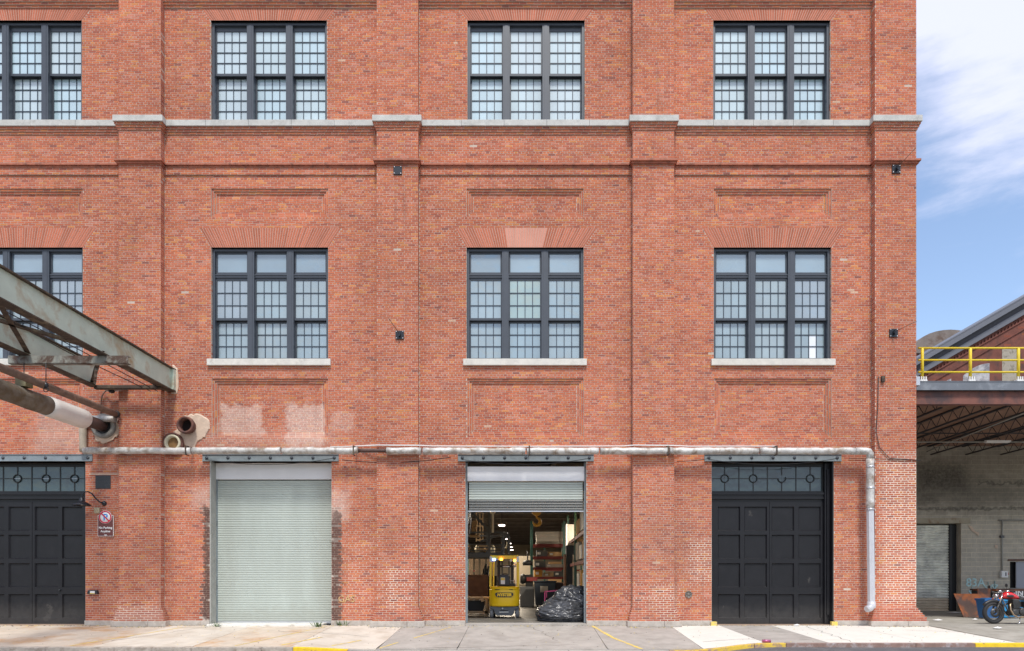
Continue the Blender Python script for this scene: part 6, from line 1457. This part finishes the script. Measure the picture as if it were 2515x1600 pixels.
def bin_(px0, px1, pyt, y, depth, label, mt, grp):
    a, b = fx(px0, y), fx(px1, y); z = fz(pyt, y); t = thing('plastic_bin', ((a+b)/2, y, 0), label, 'bin', grp); w_ = (b-a)/2
    def ring(k, zz, ins): return [(-w_*k, ins, zz), (w_*k, ins, zz), (w_*k, depth-ins, zz), (-w_*k, depth-ins, zz)]
    V = ring(.80, .03, .12)+ring(.96, z-.06, .03)+ring(.92, z-.05, .07)+ring(.76, .08, .16)
    MB().add(V, [(3,2,1,0)]+[(i, (i+1) % 4, 4+(i+1) % 4, 4+i) for i in range(4)]+[(4+i, 4+(i+1) % 4, 8+(i+1) % 4, 8+i) for i in range(4)]+[(8+i, 8+(i+1) % 4, 12+(i+1) % 4, 12+i) for i in range(4)]+[(12, 13, 14, 15)]).build('body', mt, t)
    MB().box(-w_, w_, -.02, .03, z-.07, z).box(-w_, w_, depth-.03, depth+.02, z-.07, z).box(-w_, -w_+.05, .03, depth-.03, z-.07, z).box(w_-.05, w_, .03, depth-.03, z-.07, z).build('rim', mt, t)
    return t
M_BINB = pmat('bin_blue', (.02, .12, .33), .45, var=.15, vs=3); M_BINL = pmat('bin_light_blue', (.03, .30, .62), .45, var=.1, vs=3)
bin_(2418, 2462, 1471, 3.0, .5, 'dark blue plastic bin in front of the rusty plate', M_BINB, None); bin_(2457, 2519, 1471, 3.3, 1.0, 'bright blue plastic bin behind the motorcycle tank', M_BINL, None)
t = thing('dumpster', (fx(2500, 5.2), 5.2, 0), 'black steel dumpster with rusty rim and white writing behind the blue bins', 'dumpster')
X0 = fx(2500, 5.2); a, b = fx(2447, 5.2)-X0, 2.4; zt = fz(1448, 5.2)
MB().box(a, b, 0, 1.4, .15, zt-.06).build('body', M_BLKMET, t, bevel=.01); MB().box(a-.04, b+.04, -.04, 1.44, zt-.06, zt).build('rim', M_PLATE, t)
for k in range(3): MB().box(a+.5+k*1.1, a+.6+k*1.1, -.06, -.001, .15, zt-.1).build('rib', M_BLKMET, t)
text_mesh('IN', .30, .003, 'lettering', M_WHITE, t, (fx(2503, 5.2)-X0, -.012, fz(1457, 5.2)), bold=.008)
for k, (p0, p1, py) in enumerate(((2476, 2491, 1457.5), (2476, 2512, 1462.5), (2478, 2512, 1466.5), (2480, 2512, 1470))):
    q = MB(); x = fx(p0, 5.2)-X0; xe = fx(p1, 5.2)-X0; z = fz(py, 5.2)
    while x < xe:
        w_ = rng.uniform(.02, .05); q.box(x, x+w_*.35, -.006, -.001, z-.03, z+.03).box(x+w_*.35, x+w_, -.006, -.001, z-.03+(.04 if rng.random() < .5 else 0), z-.015+(.04 if rng.random() < .5 else 0)); x += w_+.02
    q.build('faded_writing', M_WHITE, t)

# motorcycle, front wheel to the left
M_TIRE = pmat('tyre', (.018, .018, .019), .75, var=.2, vs=12); M_CHR = pmat('chrome', (.65, .65, .66), .18, metal=1, var=.08, vs=6)
M_TANK = pmat('tank_red', (.60, .015, .02), .22, coat=.8, var=.04); M_ENG = pmat('engine', (.06, .058, .055), .4, metal=.5, var=.3, vs=12); M_SEAT = pmat('seat_black', (.018, .016, .016), .6)
YM = .35; GR = -.0
mc = thing('motorcycle', (fx(2441, YM), YM, fz(1532.5, YM)), 'red and black classic motorcycle on its stand facing left in the yard', 'motorcycle')
mc.rotation_euler = (R(-4), 0, 0)
RW = .33; WB = 1.43
def mwheel(x, rad, tw, name):
    t_ = MB().tube([(x+ (rad-tw)*math.cos(a), 0, rad+(rad-tw)*math.sin(a)) for a in np.linspace(0, 2*PI, 41)], tw, 12, caps=False).build(name, M_TIRE, mc)
    MB().lathe([(rad-2*tw-.012, -.03), (rad-2*tw+.012, -.035), (rad-2*tw+.012, .035), (rad-2*tw-.012, .03), (rad-2*tw-.012, -.03)], (x, 0, rad), 'y', 36).build('rim', M_ENG, t_)
    m = MB()
    for k in range(20):
        a = 2*PI*k/20; a2 = a+(.35 if k % 2 else -.35); s_ = .03 if k % 4 < 2 else -.03
        m.tube([(x+.035*math.cos(a2), s_, rad+.035*math.sin(a2)), (x+(rad-2*tw-.01)*math.cos(a), 0, rad+(rad-2*tw-.01)*math.sin(a))], .0022, 4, caps=False)
    m.build('spokes', M_CHR, t_); MB().lathe([(0, -.06), (.035, -.06), (.04, -.02), (.04, .02), (.035, .06), (0, .06)], (x, 0, rad), 'y', 16).build('hub', M_ENG, t_)
    MB().lathe([(.06, -.075), (.14, -.075), (.14, -.069), (.06, -.069), (.06, -.075)], (x, 0, rad), 'y', 24).build('brake_disc', M_ENG, t_)
mwheel(0, RW, .055, 'wheel'); mwheel(WB, RW-.01, .065, 'wheel')
for s_ in (-1, 1):
    MB().tube([(0, s_*.09, RW), (.13, s_*.09, .62)], .026, 10).build('fork_leg', M_ENG, mc); MB().tube([(.13, s_*.09, .60), (.24, s_*.09, .90)], .019, 10).build('fork_tube', M_CHR, mc)
MB().tube([(RW*1.08*math.cos(a), 0, RW+RW*1.1*math.sin(a)) for a in np.linspace(R(35), R(140), 10)], .05, 8, radii=[.05]*10).build('mudguard', M_FB, mc)
MB().lathe([(0, -.02), (.06, -.02), (.085, .0), (.085, .02), (.06, .09), (.03, .13), (0, .13)], (.06, 0, .84), 'x', 20).build('headlight', M_CHR, mc)
MB().tube([(.28, -.36, .96), (.20, -.30, 1.0), (.20, -.1, .95), (.20, .1, .95), (.20, .30, 1.0), (.28, .36, .96)], .013, 8).build('handlebar', M_CHR, mc)
for s_ in (-1, 1):
    MB().tube([(.27, s_*.34, .965), (.33, s_*.44, .94)], .018, 8).build('grip', M_DARK, mc)
    MB().tube([(.22, s_*.3, 1.0), (.18, s_*.35, 1.12)], .007, 6).lathe([(0, -.012), (.05, -.008), (.055, .006), (0, .012)], (.17, s_*.37, 1.14), 'x', 14).build('mirror', M_FB, mc)
    MB().lathe([(0, -.03), (.022, -.02), (.025, .02), (0, .03)], (.11, s_*.15, .76), 'x', 12).build('indicator', M_EMO if 0 else pmat('indicator_orange', (.8, .15, .02), .3), mc)
MB().lathe([(0, -.03), (.05, -.03), (.05, .03), (0, .03)], (.20, -.04, .98), 'z', 14).build('gauge', M_CHR, mc)
# fuel tank: lofted
secs = [(.26, .03, .80, .05), (.30, .10, .83, .09), (.40, .135, .85, .12), (.52, .14, .85, .12), (.64, .12, .82, .10), (.74, .08, .79, .07), (.79, .03, .78, .03)]
V = []; F = []; n = 16
for x, w_, zc, hh in secs:
    for k in range(n): a = 2*PI*k/n; V.append((x, w_*math.cos(a), zc+hh*math.sin(a)*(1 if math.sin(a) > 0 else .8)))
for i in range(len(secs)-1):
    for k in range(n): F.append((i*n+k, i*n+(k+1) % n, (i+1)*n+(k+1) % n, (i+1)*n+k))
F += [tuple(range(n)), tuple((len(secs)-1)*n+k for k in range(n-1, -1, -1))]
tk = MB().add(V, F, 0, True).build('fuel_tank', M_TANK, mc, recalc=True)
MB().lathe([(0, -.006), (.075, -.004), (.08, 0)], (0, 0, 0), 'y', 20).build('knee_pad', M_FB, tk).location = (.44, -.142, .83)
tk.children[0].scale = (1.45, 1, .55); MB().lathe([(.03, 0), (.035, .02), (0, .025)], (.45, 0, .965), 'z', 14).build('filler_cap', M_CHR, tk)
MB().prism([(.72, .76), (.85, .80), (1.1, .80), (1.4, .84), (1.46, .82), (1.4, .74), (1.0, .70), (.76, .71)], -.12, .12, 'y').build('saddle', M_SEAT, mc, bevel=.03)
MB().tube([(WB+.0+RW*1.1*math.cos(a), 0, RW+RW*1.12*math.sin(a)) for a in np.linspace(R(20), R(120), 10)], .07, 8).build('rear_mudguard', M_FB, mc)
m = MB()
for s_ in (-1, 1): m.tube([(.25, s_*.02, .82), (.36, s_*.08, .45), (.5, s_*.12, .28), (.9, s_*.12, .28), (1.0, s_*.12, .45)], .018, 8).tube([(.3, s_*.03, .76), (.75, s_*.1, .72), (1.35, s_*.11, .74)], .017, 8).tube([(.95, s_*.11, .38), (WB, s_*.11, RW)], .02, 8).tube([(1.2, s_*.14, .7), (WB-.03, s_*.14, RW+.02)], .028, 8)
m.build('frame', M_ENG, mc)
MB().box(.50, .86, -.13, .13, .25, .46).lathe([(0, -.17), (.10, -.17), (.12, -.14), (.12, .14), (.10, .17), (0, .17)], (.80, 0, .36), 'y', 20).lathe([(0, -.17), (.085, -.17), (.10, -.14), (.10, .14), (0, .17)], (.57, 0, .34), 'y', 18).build('crankcase', M_ENG, mc, bevel=.015)
m = MB()
for k in range(7): m.box(.52-.004*k, .74, -.15, .15, .47+k*.032, .485+k*.032)
m.box(.54, .72, -.12, .12, .46, .72).build('cylinder_block', M_ENG, mc)
for s_ in (-1, 1): MB().tube([(.54, s_*.08, .62), (.43, s_*.13, .58), (.42, s_*.15, .42), (.50, s_*.16, .26), (.62, s_*.16, .20), (1.0, s_*.16, .20), (1.05, s_*.17, .21), (1.75, s_*.17, .26)], .022, 10, radii=[.022]*6+[.04, .042]).build('exhaust', pmat('pipe_bronze', (.42, .30, .19), .3, metal=.8, var=.2) if s_ < 0 else M_CHR, mc)
MB().box(.86, 1.08, -.13, .13, .50, .68).build('side_panel', M_FB, mc, bevel=.03); MB().tube([(.72, -.12, .25), (.60, -.24, .02), (.56, -.24, .0)], .014, 8).build('side_stand', M_CHR, mc)
MB().lathe([(0, -.03), (.045, -.03), (.05, 0), (0, .02)], (WB+.42, 0, .68), 'x', 14).build('tail_light', M_RED, mc)
# litter
def litter(px, py, y, s_, name, mt, lab, cat='litter', z=None):
    c = W(px, py, y); zz = yz(c.x, y)+.03 if c.x > X_R+.3 else stop(c.x, y)+.006
    V = [(c.x+math.cos(a)*s_*rng.uniform(.6, 1.1), y+math.sin(a)*s_*.7*rng.uniform(.6, 1.1), zz+rng.uniform(0, .02)) for a in np.linspace(0, 2*PI, 8)[:-1]]+[(c.x, y, zz+.05)]
    tag(MB().add(V, [(i, (i+1) % 7, 7) for i in range(7)]).build(name, mt), lab, cat)
litter(2305, 1521, 2.0, .17, 'crushed_bottle', M_WHITE, 'crushed clear bottle on the yard right of the corner pier')
litter(2345, 1511, 7, .35, 'plastic_sheet', M_WHITE, 'white plastic sheet on the ground below the old shutter')
litter(2450, 1546, -1.2, .16, 'paper_scrap', M_WHITE, 'white paper scrap on the yard below the motorcycle')
litter(2394, 1525, 2.4, .12, 'paper_scrap', M_WHITE, 'small white scrap left of the motorcycle wheel')
litter(1958, 1534, -.15, .12, 'paper_scrap', M_WHITE, 'white paper scrap at the foot of the right black door')
c = W(1883, 1588, YK-.05); tag(MB().tube([(c.x-.11, YK-.05, zk(c.x)+.045), (c.x+.09, YK-.07, zk(c.x)+.045)], .036, 12).build('drink_can', pmat('can_pink', (.45, .12, .25), .35, metal=.5)), 'pink drink can lying on the kerb before the right black door', 'can')
# weeds at the shutter sill
M_LEAF = pmat('weed_green', (.07, .13, .03), .7, var=.3, vs=20)
def weed(x, y, z, n, h, lab):
    m = MB()
    for i in range(n):
        a = rng.uniform(0, 2*PI); r = rng.uniform(.02, .22); hh = h*rng.uniform(.3, 1); b = Vector((x+rng.normal(0, .06), y+rng.normal(0, .03), z)); t_ = b+Vector((math.cos(a)*r, math.sin(a)*r*.6, hh)); s_ = Vector((-math.sin(a), math.cos(a), 0))*.012
        m.add([b-s_*.3, b+s_*.3, t_*.5+b*.5+s_, t_, t_*.5+b*.5-s_], [(0, 1, 2, 4), (4, 2, 3)])
    tag(m.build('weed', M_LEAF), lab, 'plant')
weed(fx(790), -.34, -.03, 30, .2, 'thin green weed at the right end of the white shutter sill'); weed(fx(548), -.32, -.03, 22, .16, 'tiny weed at the left end of the white shutter sill'); weed(fx(838), -.1, .0, 24, .2, 'small weed at the foot of the wall right of the shutter'); weed(fx(796), -.42, -.05, 24, .05, 'low green tuft on the pavement joint before the shutter')
weed(fx(2500, 2), -1.4, .0, 14, .08, 'tiny weed in the gravel at the far right')
